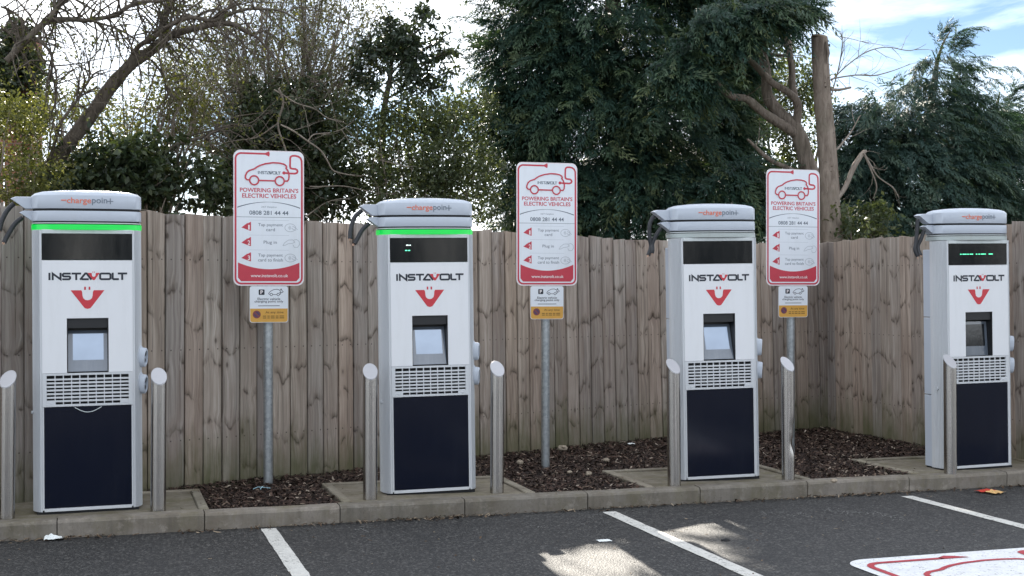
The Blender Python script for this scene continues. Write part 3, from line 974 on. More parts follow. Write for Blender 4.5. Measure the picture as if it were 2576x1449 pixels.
def charger(x, y, lean, turn, spec, label):
    root = empty('charging_station', (x, y, 0.0), (0, R(lean), R(turn)))
    tag(root, label, 'charging station', 'charging stations in a row along the kerb')
    cpart('body', 'body', me_body, root)
    cpart('rear_cabinet', 'rear', lambda: MB().box(-0.340, 0.340, 0.167, 0.29, 0.01, 0.62, 0.004).box(-0.340, 0.340, 0.167, 0.29, 0.626, 1.28, 0.004).box(-0.340, 0.340, 0.167, 0.29, 1.286, 1.86, 0.004).mesh('rear_cabinet', M['ring']), root)
    cpart('base_plinth', 'base', lambda: MB().box(-0.332, 0.332, 0.01, 0.28, -0.02, 0.0105).mesh('base_plinth', M['gap']), root)
    r1 = cpart('cable_ring', 'ring1', lambda: me_ring(2.076, 2.168, True), root)
    r2 = cpart('cable_ring', 'ring2', lambda: me_ring(1.990, 2.060, False), root)
    cpart('lettering', 'brandA', lambda: me_brand('a'), r1)
    cpart('lettering', 'brandB', lambda: me_brand('b'), r1)
    cpart('ring_gap', 'gapA', lambda: me_slab(0.975, 2.06, 2.08, M['gap'], 'ring_gap'), root)
    cpart('ring_gap', 'gapB', lambda: me_slab(0.975, 1.970, 1.99, M['gap'], 'ring_gap'), root)
    cpart('collar', 'collar', lambda: me_slab(0.998, 1.9735, 1.980, M['trim'], 'collar'), root)
    lit = spec['lit']
    cpart('light_strip', 'strip%d' % lit, lambda: me_slab(1.006, 1.9345, 1.9675, M['green_on'] if lit else M['strip_off'], 'light_strip'), root)
    cpart('top_trim', 'trim', lambda: MB().box(-0.2955, 0.2955, -0.005, 0.05, 1.9045, 1.932, 0.002).mesh('top_trim', M['trim']), root)
    dsp = cpart('display', 'display', lambda: MB().box(-0.2955, 0.2955, 0.004, 0.03, 1.7255, 1.903, 0.001).mesh('display', M['glass']), root)
    if spec.get('led'):
        for mat, rows in spec['led']:
            mb = MB()
            for (a, b_, z) in rows: mb.box(a, b_, 0.001, 0.0035, z - 0.0035, z + 0.0035)
            mb.build('led_text', M[mat], dsp)
    pn = cpart('front_panel', 'panel', me_panel_frame, root)
    cpart('lettering', 'wordD', lambda: me_wordmark('d'), pn)
    cpart('lettering', 'wordR', lambda: me_wordmark('r'), pn)
    cpart('emblem', 'emblem', me_emblem, pn)
    cpart('screen_recess', 'recess', me_recess, root)
    ts = cpart('touchscreen', 'tplate', me_screen_plate, root, (0, 0.058, 1.102), (R(-spec.get('tilt', 15)), 0, 0))
    cpart('screen', 'screen' + spec['lcd'], lambda: me_screen(M[spec['lcd']]), ts, (0, 0, 0.018))
    gr = cpart('vent_grille', 'grille', me_grille_frame, root)
    cpart('grille_backing', 'gback', lambda: MB().box(-0.292, 0.292, 0.032, 0.045, 0.726, 0.95).mesh('grille_backing', M['gap']), gr)
    pitch, z0 = 0.0246, 0.7495
    for k in range(7):
        zc = z0 + pitch * (k + 0.5)
        cpart('slat', 'slat', lambda: MB().box(-0.267, 0.267, -0.0052, 0.006, -0.0061, 0.0061, 0.0012).mesh('slat', M['silver']), gr, (0, 0, zc))
    for k in range(9):
        xc = -0.2136 + 0.0534 * k
        cpart('bar', 'bar', lambda: MB().box(-0.0034, 0.0034, -0.0047, 0.008, 0.7397, 0.9363, 0.0008).mesh('bar', M['silver']), gr, (xc, 0, 0))
    cpart('lower_panel', 'navy', lambda: MB().box(-0.285, 0.285, -0.0015, 0.02, 0.034, 0.7195, 0.0015).mesh('lower_panel', M['navy']), root)
    cpart('panel_frame', 'pframe', lambda: MB().box(-0.2955, -0.2856, -0.006, 0.02, 0.022, 0.7225, 0.001).box(0.2856, 0.2955, -0.006, 0.02, 0.022, 0.7225, 0.001).box(-0.2854, 0.2854, -0.007, 0.02, 0.012, 0.033, 0.001).mesh('panel_frame', M['silver']), root)
    for zc in (1.048, 0.862):
        h = cpart('connector_holster', 'holster', me_holster, root, (0.342, 0.068, zc), (0, R(4), R(-24)))
        cpart('socket', 'socket', me_socket, h)
    cpart('lock', 'lock', lambda: MB().tube([(0, 0, 0), (-0.013, -0.004, 0)], [0.013, 0.011], 12).mesh('lock', M['dome'], True, 40), root, (-0.355, 0.08, 0.685))
    if spec.get('loop'):
        MB().tube([(-.088 + .176 * i / 14, -.008 - .006 * math.sin(math.pi * i / 14), .717 - .034 * math.sin(math.pi * i / 14)) for i in range(15)], .0028, 6).build('wire_loop', M['trim'], root, smooth=True)
    for k, (ring_, zr) in enumerate(((r1, 2.076), (r2, 1.982))):
        a = cpart('cable_arm', 'arm', me_arm, ring_, (0.0 if k == 0 else 0.055, 0, zr))
        pts = [Vector(p) for p in spec['cables'][k]]
        # smooth the path
        path = []
        for i in range(len(pts) - 1):
            p0, p1, p2, p3 = pts[max(i - 1, 0)], pts[i], pts[i + 1], pts[min(i + 2, len(pts) - 1)]
            for s in range(6):
                t = s / 6
                path.append(0.5 * ((2 * p1) + (p2 - p0) * t + (2 * p0 - 5 * p1 + 4 * p2 - p3) * t * t + (3 * p1 - p0 - 3 * p2 + p3) * t ** 3))
        path.append(pts[-1])
        cb = MB().tube(path, 0.0165, 12).build('cable', M['rubber'], ring_, smooth=True, angle=50)
        e = path[-1]; d = (path[-1] - path[-2]).normalized()
        mb = MB(); rr = random.Random(k + int(x * 10))
        for j in range(4):
            q_ = e + Vector((rr.uniform(-.008, .008), rr.uniform(-.008, .008), rr.uniform(-.004, .004)))
            mb.tube([q_ - d * 0.004, q_ + d * rr.uniform(0.006, 0.018)], 0.0036, 6)
        mb.build('cut_wires', M['copper'], ring_)
    return root

y_ = 0.157
c12 = [[(-0.475, y_, 2.115), (-0.520, y_, 2.065), (-0.555, y_ - 0.01, 1.99), (-0.570, y_ - 0.02, 1.925)],
       [(-0.420, y_, 2.02), (-0.470, y_, 1.975), (-0.515, y_ - 0.01, 1.90), (-0.540, y_ - 0.02, 1.845)]]
c2 = [[(-0.475, y_, 2.115), (-0.530, y_, 2.065), (-0.562, y_ - 0.01, 1.97), (-0.568, y_ - 0.02, 1.905)],
      [(-0.420, y_, 2.02), (-0.470, y_, 1.975), (-0.515, y_ - 0.01, 1.90), (-0.538, y_ - 0.02, 1.868)]]
c3 = [[(-0.480, y_, 2.115), (-0.515, y_, 2.05), (-0.520, y_, 1.95), (-0.508, y_, 1.87), (-0.535, y_ - 0.01, 1.80)],
      [(-0.420, y_, 2.02), (-0.455, y_, 1.97), (-0.492, y_ + 0.005, 1.90), (-0.505, y_ - 0.03, 1.85), (-0.510, y_ - 0.03, 1.815)]]
c4 = [[(-0.480, y_, 2.115), (-0.488, y_, 2.02), (-0.500, y_, 1.92), (-0.512, y_, 1.86), (-0.492, y_ - 0.01, 1.80)],
      [(-0.420, y_, 2.02), (-0.450, y_, 1.95), (-0.480, y_ + 0.005, 1.88), (-0.478, y_ - 0.03, 1.81)]]
led2 = [('led_white', [(-0.172, -0.154, 1.851), (-0.147, -0.137, 1.851)]), ('led_green', [(-0.180, -0.164, 1.812), (-0.157, -0.143, 1.812)])]
xs, row = -0.175, []
for wd, gp in ((.012, .012), (.02, .004), (.014, .01), (.012, .012), (.014, .004), (.014, .03), (.012, .014), (.014, .01), (.012, .003), (.018, .004), (.012, .03), (.04, .01)):
    row.append((xs, xs + wd, 1.815)); xs += wd + gp
led4 = [('led_green', row)]
charger(-0.063, 9.454, -0.3, 0.8, dict(lit=1, lcd='lcd', cables=c12, loop=1), 'leftmost silver charging station with glowing green strip and blank display')
charger(2.376, 9.52, -0.75, -1.5, dict(lit=1, led=led2, lcd='lcd', cables=c2), 'silver charging station, second from left, green strip glowing, between two signs')
charger(4.745, 9.49, -0.9, -4.0, dict(lit=0, lcd='lcd', cables=c3, tilt=17), 'silver charging station with unlit strip and blank display, third from left')
charger(7.12, 9.398, -0.8, 0.8, dict(lit=0, led=led4, lcd='lcd_off', cables=c4, tilt=4), 'rightmost silver charging station with dotted green text on its display')

# ------------------------------------------------------------------ signs on posts
SW, SH = 0.545, 1.05
def sq(px, py):      # survey crop of the upper half of the sign -> sign coordinates (x, z from bottom)
    return ((px - 679) * 0.000453, SH - (py - 48 - (px - 78) * 0.045) * 0.000445)
CAR = [(345, 582), (305, 575), (279, 548), (278, 510), (300, 455), (340, 418), (430, 390), (475, 358), (530, 330), (620, 303), (750, 288), (860, 297), (930, 315), (970, 342), (980, 366), (970, 388), (1000, 430), (1018, 480), (1022, 535), (1015, 585), (995, 615), (945, 613)]
CABLE = [(935, 470), (1020, 478), (1120, 486), (1155, 476), (1170, 450), (1162, 425), (1135, 405), (1075, 398), (1048, 385), (1040, 355), (1042, 220), (1050, 190), (1080, 172), (1130, 172), (1180, 185), (1220, 215), (1240, 260), (1245, 320)]
def me_sign(which):
    g = G2(-0.0022)
    if which == 'panel':
        mb = MB(); o = rrect(-SW / 2, SW / 2, 0, SH, 0.052); n = len(o)
        v = [(x, -0.002, z) for x, z in o] + [(x, 0.001, z) for x, z in o]
        mb.add(v, [tuple(range(n)), tuple(range(2 * n - 1, n - 1, -1))] + [(i, n + i, n + (i + 1) % n, (i + 1) % n) for i in range(n)])
        return mb.mesh('panel', M['signwhite'])
    if which == 'rim':
        g.stroke(rrect(-SW / 2 + 0.0035, SW / 2 - 0.0035, 0.0035, SH - 0.0035, 0.048), 0.006, True)
        return g.mesh('rim', M['rim_white'])
    if which == 'border':
        g.k = 2
        x = SW / 2 - 0.0165
        r = 0.042
        right = [sq(*p) for p in CABLE]
        pts = right[:-1] + [(x, SH - 0.13)]
        pts += [(x, 0.0165 + r)] + [(x - r + r * math.cos(R(-a)), 0.0165 + r + r * math.sin(R(-a))) for a in (20, 45, 70, 90)]
        pts += [(-x + r + r * math.cos(R(a)), 0.0165 + r + r * math.sin(R(a))) for a in (270, 250, 225, 200, 180)]
        pts += [(-x, SH - 0.0165 - r - 0.01)] + [(-x + r + r * math.cos(R(a)), SH - 0.0255 - r + r * math.sin(R(a))) for a in (170, 150, 130, 110, 92)]
        pts += [(-0.03, SH - 0.0262)]
        g.stroke(pts, 0.0145)
        g.poly([(-0.031, SH - 0.026 - 0.006), (-0.031, SH - 0.026 + 0.006), (0.002, SH - 0.026 + 0.021), (0.006, SH - 0.026), (0.002, SH - 0.026 - 0.021)])
        a = sq(935, 470); g.disc(a[0], a[1], 0.013, 18)
        return g.mesh('border', M['signred'])
    if which == 'car':
        g.k = 25
        g.stroke([sq(*p) for p in CAR], 0.0115)
        a, b_ = sq(427, 588), sq(862, 611)
        g.ringc(a[0], a[1], 0.0345, 0.0115); g.ringc(b_[0], b_[1], 0.0345, 0.0115)
        g.stroke([sq(515, 592), sq(775, 606)], 0.0115)
        return g.mesh('car_outline', M['signred'])
    if which == 'carname':
        r = G2(-0.004); wordmark(g, r, sq(685, 462)[0], sq(685, 462)[1], 0.176, 0.024)
        g.v += []; k = len(g.v); g.v += r.v; g.f += [tuple(i + k for i in f) for f in r.f]; g.m += r.m
        return g.mesh('lettering', M['midprint'])
    if which == 'headline':
        a, b_ = sq(688, 795), sq(692, 895)
        text(g, "POWERING BRITAIN'S", 0.003, a[1] + 0.012, 0.452, 0.034, 0.022); text(g, 'ELECTRIC VEHICLES', 0.003, b_[1] + 0.012, 0.418, 0.034, 0.022)
        return g.mesh('lettering', M['signred'])
    if which == 'phone':
        text(g, '0808 281 44 44', 0.0, 0.566, 0.302, 0.033, 0.016)
        return g.mesh('lettering', M['midprint'])
    if which == 'rule':
        for z, hw in ((0.532, 0.252),):
            g.rect(-hw, hw, z - 0.0015, z + 0.0015)
        return g.mesh('rule', M['midprint'])
    if which == 'arc':
        arc = [(-0.242 + 0.484 * i / 24, 0.606 + 0.044 * (1 - ((i - 12) / 12) ** 2)) for i in range(25)]
        up = [(x, z + 0.0012 + 0.003 * abs((i - 12) / 12)) for i, (x, z) in enumerate(arc)]
        dn = [(x, z - 0.0012 - 0.003 * abs((i - 12) / 12)) for i, (x, z) in enumerate(arc)]
        y = g._y()
        g.add([(x, y, z) for x, z in up + dn], [(i, 25 + i, 26 + i, i + 1) for i in range(24)])
        return g.mesh('arc', M['midprint'])
    if which == 'help':
        text(g, '24/7 Helpline', 0.0, 0.610, 0.118, 0.017, 0.0)
        return g.mesh('lettering', M['greyprint'])
    if which in ('step1', 'step3'):
        for z, a, b_ in (((0.452, 'Tap payment', 'card'),) if which == 'step1' else ((0.216, 'Tap payment', 'card to finish'),)):
            text(g, a, 0.012, z + 0.018, 0.190, 0.030, 0.006)
            text(g, b_, 0.012, z - 0.016, 0.068 if b_ == 'card' else 0.192, 0.025, 0.006)
        return g.mesh('lettering', M['greyprint'])
    if which == 'step2':
        text(g, 'Plug in', 0.010, 0.334, 0.102, 0.032, 0.006)
        return g.mesh('lettering', M['greyprint'])
    if which == 'icons':
        for z in (0.392, 0.277, 0.508):
            g.rect(-0.155, 0.155, z - 0.0008, z + 0.0008)
        for z in (0.452, 0.216):
            g.stroke([(0.165 + 0.042 * math.cos(2 * math.pi * i / 22), z + 0.031 * math.sin(2 * math.pi * i / 22)) for i in range(22)], 0.0035, True)
            for r_ in (0.007, 0.014, 0.021): g.ringc(0.146, z, r_, 0.003, 8, -50, 50)
            g.stroke([(0.182, z + 0.012), (0.197, z + 0.006), (0.222, z - 0.014)], 0.0035); g.stroke([(0.176, z - 0.002), (0.190, z - 0.014), (0.210, z - 0.020)], 0.0035)
        z = 0.334
        g.stroke([(0.108, z - 0.022), (0.120, z), (0.150, z + 0.022), (0.185, z + 0.024), (0.200, z + 0.006), (0.180, z - 0.004), (0.150, z - 0.006), (0.128, z - 0.018)], 0.0032, True)
        g.stroke([(0.192, z + 0.022), (0.215, z + 0.028), (0.235, z + 0.012), (0.238, z - 0.012), (0.222, z - 0.034), (0.196, z - 0.034), (0.186, z - 0.014)], 0.0032)
        return g.mesh('icons', M['paleprint'])
    if which == 'flag':
        for z in (0.0,):
            g.poly([(-0.212, z - 0.002), (-0.186, z + 0.017), (-0.184, z + 0.022), (-0.180, z + 0.021), (-0.172, z + 0.027), (-0.170, z + 0.033), (-0.163, z + 0.030), (-0.138, z + 0.044), (-0.138, z - 0.028), (-0.148, z - 0.026)])
        return g.mesh('step_flag', M['signred'])
    if which == 'band':
        ed = 0.035
        top = [(-SW / 2 + ed + (SW - 2 * ed) * i / 20, 0.180 - 0.052 * (1 - ((i - 10) / 10) ** 2)) for i in range(21)]
        bot = [(-SW / 2 + ed, 0.062)] + [(-SW / 2 + ed + 0.028 - 0.028 * math.cos(R(a)), 0.062 - 0.028 * math.sin(R(a))) for a in (30, 60, 90)]
        bot += [(-x, z) for x, z in reversed(bot)]
        y = g._y()
        # strip between the curved top and the straight bottom
        lo = []
        for i in range(21):
            x = top[i][0]; dx = min(1.0, (SW / 2 - ed - abs(x)) / 0.028)
            lo.append((x, 0.062 - 0.028 * math.sqrt(max(0, 1 - (1 - dx) ** 2))))
        g.add([(x, y, z) for x, z in top + lo], [(i, 21 + i, 22 + i, i + 1) for i in range(20)])
        return g.mesh('red_band', M['signred'])
    if which == 'white':
        g.y = -0.0029
        for z, d in ((0.452, '1'), (0.334, '2'), (0.216, '3')):
            text(g, d, -0.154, z, 0.018 if d != '1' else 0.012, 0.036, 0.02)
        text(g, 'www.instavolt.co.uk', 0.004, 0.078, 0.288, 0.025, 0.012)
        return g.mesh('lettering', M['rim_white'])
PW, PH = 0.296, 0.282
def me_plate(which):
    g = G2(-0.0022)
    if which == 'plate':
        mb = MB(); o = rrect(-PW / 2, PW / 2, 0, PH, 0.02, 5); n = len(o)
        v = [(x, -0.002, z) for x, z in o] + [(x, 0.001, z) for x, z in o]
        mb.add(v, [tuple(range(n)), tuple(range(2 * n - 1, n - 1, -1))] + [(i, n + i, n + (i + 1) % n, (i + 1) % n) for i in range(n)])
        return mb.mesh('parking_plate', M['signwhite'])
    def q(px, py): return ((px - 735) / 1140.0 * PW, PH - (py - 180) / 1120.0 * PH)
    if which == 'amber':
        x, z = PW / 2 - 0.003, 0.108
        pts = [(-x, z), (-x, 0.022)] + [(-x + 0.019 - 0.019 * math.cos(R(a)), 0.022 - 0.019 * math.sin(R(a))) for a in (30, 60, 90)]
        pts += [(-a, b_) for a, b_ in reversed(pts)]
        g.poly(pts); return g.mesh('amber_band', M['amber'])
    if which == 'dark':
        a = q(430, 280); b_ = q(605, 450)
        g.poly(rrect(a[0], b_[0], b_[1], a[1], 0.006, 3))
        g.stroke([q(*p) for p in ((770, 440), (725, 415), (745, 370), (800, 325), (880, 285), (980, 275), (1050, 300), (1085, 345), (1085, 410), (1060, 440))], 0.0042)
        for c in (805, 1010):
            e = q(c, 437); g.ringc(e[0], e[1], 0.0095, 0.0042, 18)
        g.stroke([q(850, 440), q(965, 440)], 0.0042)
        g.stroke([q(1040, 375), q(1130, 380), q(1160, 350), q(1120, 310), q(1100, 280)], 0.0042)
        e = q(1095, 280); g.disc(e[0], e[1], 0.006, 10)
        e = q(740, 572); text(g, 'Electric vehicle', 0.0, e[1], 0.176, 0.019, 0.008)
        e = q(740, 660); text(g, 'charging point only', 0.0, e[1], 0.222, 0.022, 0.008)
        e = q(730, 785); g.rect(-0.083, 0.083, e[1] - 0.0022, e[1] + 0.0022)
        return g.mesh('lettering', M['ink'])
    if which == 'pwhite':
        g.y = -0.0036
        e = q(520, 365); text(g, 'P', e[0], e[1], 0.020, 0.029, 0.03)
        return g.mesh('lettering', M['rim_white'])
    if which == 'brown':
        g.y = -0.0028
        e = q(900, 995); text(g, 'At any time', e[0], e[1], 0.140, 0.024, 0.015)
        for py, hw in ((1103, 0.088), (1160, 0.088)):
            e = q(895, py)
            x = e[0] - hw
            for wd in (.03, .022, .034, .026, .04):
                g.rect(x, x + wd - 0.004, e[1] - 0.0032, e[1] + 0.0032); x += wd + 0.004
        return g.mesh('lettering', M['brown'])
    if which == 'round':
        g.y = -0.0028
        e = q(372, 1050); g.disc(e[0], e[1], 0.031, 24); return g.mesh('roundel', M['maroon'])
    if which == 'roundin':
        g.y = -0.0034
        e = q(372, 1050)
        for sgn in (1, -1):
            pts = [(e[0] + 0.022 * math.cos(R(a)), e[1] + 0.022 * math.sin(R(a))) for a in range(-30 if sgn > 0 else 150, (121 if sgn > 0 else 301), 15)]
            g.poly(pts)
        return g.mesh('roundel_inner', M['indigo'])
def sign(x, y, label, turn):
    root = empty('information_sign', (x, y, 0), (0, 0, R(turn)))
    tag(root, label, 'sign', 'signs on posts behind the charging stations')
    def me_post():
        mb = MB(); n = 20
        mb.tube([(0, 0.042, -0.3), (0, 0.042, 2.585)], 0.036, n)
        return mb.mesh('post', M['galv'], True, 50)
    cpart('post', 'signpost', me_post, root)
    cpart('post_cap', 'postcap', lambda: MB().tube([(0, 0.042, 2.586), (0, 0.042, 2.600), (0, 0.042, 2.606)], [0.038, 0.037, 0.02], 16).mesh('post_cap', M['black']), root)
    pn = cpart('panel', 'signpanel', lambda: me_sign('panel'), root, (0, 0, 1.548))
    for w in ('rim', 'border', 'car', 'carname', 'headline', 'phone', 'rule', 'arc', 'help', 'step1', 'step2', 'step3', 'icons', 'band', 'white'):
        nm = {'rim': 'rim', 'border': 'border', 'car': 'car_outline', 'icons': 'icons', 'band': 'red_band', 'rule': 'rule', 'arc': 'arc'}.get(w, 'lettering')
        cpart(nm, 'sign' + w, lambda: me_sign(w), pn)
    for z in (0.452, 0.334, 0.216): cpart('step_flag', 'signflag', lambda: me_sign('flag'), pn, (0, 0, z))
    pl = cpart('parking_plate', 'plate', lambda: me_plate('plate'), root, (0, 0, 1.262))
    for w in ('amber', 'dark', 'pwhite', 'brown', 'round', 'roundin'):
        nm = {'amber': 'amber_band', 'round': 'roundel', 'roundin': 'roundel_inner'}.get(w, 'lettering')
        cpart(nm, 'plate' + w, lambda: me_plate(w), pl)
    def me_clip():
        mb = MB()
        for z in (1.68, 2.42, 1.40):
            mb.box(-0.05, 0.05, 0.0015, 0.012, z - 0.015, z + 0.015, 0.002)
        return mb.mesh('clip', M['galv'])
    cpart('clip', 'clip', me_clip, root)
    return root
p1 = W((676.5 - UC) * 10.2 / FPX, 10.2); p2 = W((1376 - UC) * 11.2 / FPX, 11.2); p3 = W((1995 - UC) * 11.85 / FPX, 11.85)
sign(p1.x, p1.y, 'tall red and white sign on grey post between the first and second charging stations', 1.0)
sign(p2.x, p2.y, 'red and white sign on grey post between the second and third charging stations', -1.0)
sign(p3.x, p3.y, 'red and white sign on grey post behind the steel bollard right of the third station', 0.5)

# ground graphic: the same panel design in thermoplastic on the bay floor
gsc = 1.5 / SW
gr_root = MB()
o_ = rrect(-0.75, 0.75, 0, 2.85, 0.17, 8)
gr_root.add([(x, y, 0) for x, y in o_], [tuple(range(len(o_)))])
gx, gy = 5.02, 6.97 - 2.85
gpo = gr_root.build('bay_marking', M['bay_white'], None, (gx, gy, ROAD_Z + 0.0045))
gpo['kind'] = 'structure'
def flat(me_src, name, mat, dz, sx, sy):
    me = bpy.data.meshes.new(name)
    me.from_pydata([(v.co.x * sx, v.co.z * sy, dz) for v in me_src.vertices], [], [tuple(p.vertices) for p in me_src.polygons])
    me.materials.append(mat); me.update()
    return link(name, me, gpo)
g = G2()
x = 0.75 - 0.085; r = 0.11; H = 2.85
pts = [(-x, 0.4), (-x, H - 0.13 - r)] + [(-x + r + r * math.cos(R(a)), H - 0.13 - r + r * math.sin(R(a))) for a in (160, 140, 120, 105, 92)] + [(-0.11, H - 0.13)]
g.stroke(pts, 0.042)
g.poly([(-0.13, H - 0.15), (-0.13, H - 0.11), (-0.06, H - 0.07), (0.0, H - 0.095), (0.03, H - 0.12), (0.07, H - 0.15)])
flat(g.mesh('t', M['bay_red']), 'painted_cable', M['bay_red'], 0.0030, 1, 1)
g = G2(); g.stroke([(sq(*p)[0], sq(*p)[1]) for p in CAR], 0.0125)
flat(g.mesh('t', M['bay_red']), 'painted_car', M['bay_red'], 0.0030, gsc, gsc * 0.985)
g = G2(); g.stroke([(sq(*p)[0], sq(*p)[1]) for p in CABLE], 0.0135)
flat(g.mesh('t', M['bay_red']), 'painted_cable', M['bay_red'], 0.0036, gsc, gsc * 0.985)

# ------------------------------------------------------------------ bollards
def bollard(u, v, h, turn, lean, label, dent=False):
    p = G(u, v, 0.0)
    d = Vector((p.x, p.y)).normalized() * 0.052
    root = empty('steel_bollard', (p.x + d.x, p.y + d.y, 0), (0, R(lean), R(turn)))
    tag(root, label, 'bollard', 'slant-topped steel bollards beside the charging stations')
    r, n = 0.052, 28
    zs = [-0.02, 0.0] + [h * k / 26 for k in range(1, 26)]
    v_, f = [], []
    def pt(a, z):
        rr = r
        if dent:
            g_ = math.exp(-((z - 0.30) / 0.055) ** 2) + 0.5 * math.exp(-((z - 0.42) / 0.05) ** 2)
            da = math.cos(a - R(305))
            if da > 0.3: rr -= 0.024 * g_ * (da - 0.3) / 0.7
        return (rr * math.cos(a), rr * math.sin(a), z)
    for z in zs:
        for k in range(n): v_.append(pt(2 * math.pi * k / n, z))
    for k in range(n):
        a = 2 * math.pi * k / n
        v_.append((r * math.cos(a), r * math.sin(a), h + r * math.sin(a) * 1.0))
    L = len(zs) + 1
    # keep the tube wall below the slanted cut
    v_ = [(x, y, min(z, h + y * 1.0 - 0.001) if i < len(zs) * n else z) for i, (x, y, z) in enumerate(v_)]
    for l in range(L - 1):
        for k in range(n):
            k2 = (k + 1) % n
            f.append((l * n + k, l * n + k2, (l + 1) * n + k2, (l + 1) * n + k))
    MB().add(v_, f).build('tube', M['steel'], root, smooth=True, angle=50)
    q = 0.0535; mb = MB(); cv = []
    for s, dz in ((1.0, -0.005), (1.0, 0.002), (0.94, 0.0045)):
        cv += [(q * s * math.cos(2 * math.pi * k / n), q * s * math.sin(2 * math.pi * k / n), h + q * s * math.sin(2 * math.pi * k / n) + dz) for k in range(n)]
    cf = [(l * n + k, l * n + (k + 1) % n, (l + 1) * n + (k + 1) % n, (l + 1) * n + k) for l in range(2) for k in range(n)] + [tuple(2 * n + k for k in range(n)), tuple(range(n - 1, -1, -1))]
    mb.add(cv, cf).build('cap', M['cap'], root)
BL = [(17, 1305, -22, 0.5, 'slant-topped steel bollard cut by the left edge, left of the leftmost station'),
      (398, 1287, 6, 0.3, 'slant-topped steel bollard right of the leftmost charging station'),
      (931, 1257, -6, 0.1, 'slant-topped steel bollard left of the second charging station'),
      (1250, 1240, 2, 0.2, 'slant-topped steel bollard right of the second charging station'),
      (1696, 1223, 12, -0.6, 'slant-topped steel bollard left of the third charging station'),
      (1983, 1210, 12, -0.6, 'dented steel bollard right of the third charging station'),
      (2391, 1193, 8, -0.4, 'slant-topped steel bollard in front of the rightmost charging station')]
for i, (u, v, t, le, lb) in enumerate(BL):
    bollard(u, v, 0.925, t, le, lb, i == 5)

# ------------------------------------------------------------------ bark chips, debris, litter
def scatter_bits(name, pts, lmin, lmax, wmin, wmax, mat, tilt=0.5, tint_pow=1.0, seed=1):
    r = np.random.default_rng(seed)
    n = len(pts)
    pts = np.array(pts, dtype=float)
    a = r.uniform(0, 2 * np.pi, n); L = r.uniform(lmin, lmax, n); Wd = r.uniform(wmin, wmax, n)
    ax = np.stack([np.cos(a), np.sin(a), r.normal(0, tilt, n)], 1); ax /= np.linalg.norm(ax, axis=1)[:, None]
    up = np.stack([r.normal(0, tilt, n), r.normal(0, tilt, n), np.ones(n)], 1)
    sd = np.cross(up, ax); sd /= np.linalg.norm(sd, axis=1)[:, None]
    nn = np.cross(ax, sd)
    bend = r.uniform(-0.25, 0.35, n) * L
    A = pts - ax * (L / 2)[:, None]; B = pts + ax * (L / 2)[:, None]; C = pts + nn * bend[:, None] * 0.4
    S = sd * (Wd / 2)[:, None]
    t1, t2, t3 = r.uniform(0.3, 1, n)[:, None], r.uniform(0.7, 1.1, n)[:, None], r.uniform(0.2, 1, n)[:, None]
    V = np.stack([A - S * t1, A + S * t1, C - S * t2, C + S * t2, B - S * t3, B + S * t3], 1).reshape(-1, 3)
    k = np.arange(n)[:, None] * 6
    Q = np.concatenate([k + np.array([0, 2, 3, 1]), k + np.array([2, 4, 5, 3])], 0)
    tint = np.repeat(r.uniform(0, 1, n) ** tint_pow, 6)
    return link(name, np_mesh(name, V, Q, mat, tint))
rb = random.Random(5)
pts = []
def mound(x, y): return -0.022 + 0.028 * (0.5 + 0.5 * noise.noise(Vector((x * 1.3, y * 1.3, 4)))) + 0.012 * noise.noise(Vector((x * 5, y * 5, 1)))
while len(pts) < 30000:
    x, y = rb.uniform(-2.2, 8.8), rb.uniform(KB + 0.01, 12.6)
    if any(a - 0.01 < x < b_ + 0.01 and y < PB + 0.01 for a, b_ in PADS): continue
    if not inside(x, y, bed): continue
    pts.append((x, y, mound(x, y) + rb.uniform(-0.008, 0.012)))
ch = scatter_bits('bark_chips', pts, 0.018, 0.062, 0.007, 0.020, M['chips'], 0.35, 1.25, 2)
tag(ch, 'dark brown bark chips covering the bed between fence and kerb', 'bark chips', kind='stuff')
pts = []
for k in range(1700):
    x = rb.uniform(-3, 9); dens = noise.noise(Vector((x * 1.1, 0, 7)))
    if dens < rb.uniform(-0.5, 0.4): continue
    pts.append((x, KF - abs(rb.gauss(0, 0.045)) - 0.004, ROAD_Z + 0.004 + rb.uniform(0, 0.012)))
db = scatter_bits('leaf_debris', pts, 0.015, 0.06, 0.006, 0.018, M['debris'], 0.35, 1.2, 3)
tag(db, 'dry leaf and bark debris gathered along the foot of the kerb', 'debris', kind='stuff')
pts = [(rb.uniform(-2.5, 8), rb.uniform(6.0, 9.0), ROAD_Z + 0.004) for k in range(230)]
db = scatter_bits('road_grit', pts, 0.008, 0.03, 0.006, 0.016, M['debris'], 0.15, 0.5, 4)
tag(db, 'pale grit and twig fragments scattered over the asphalt', 'grit', kind='stuff')
pts = []
for k in range(240):
    a, b_ = PADS[rb.randrange(4)]
    pts.append((rb.choice((a, b_)) + rb.gauss(0, .09), rb.uniform(KF + .02, PB), 0.012))
db = scatter_bits('pad_litter', pts, 0.010, 0.03, 0.005, 0.012, M['debris'], 0.15, 0.8, 5)
tag(db, 'crumbs of bark and leaf lying on the concrete pads', 'debris', kind='stuff')

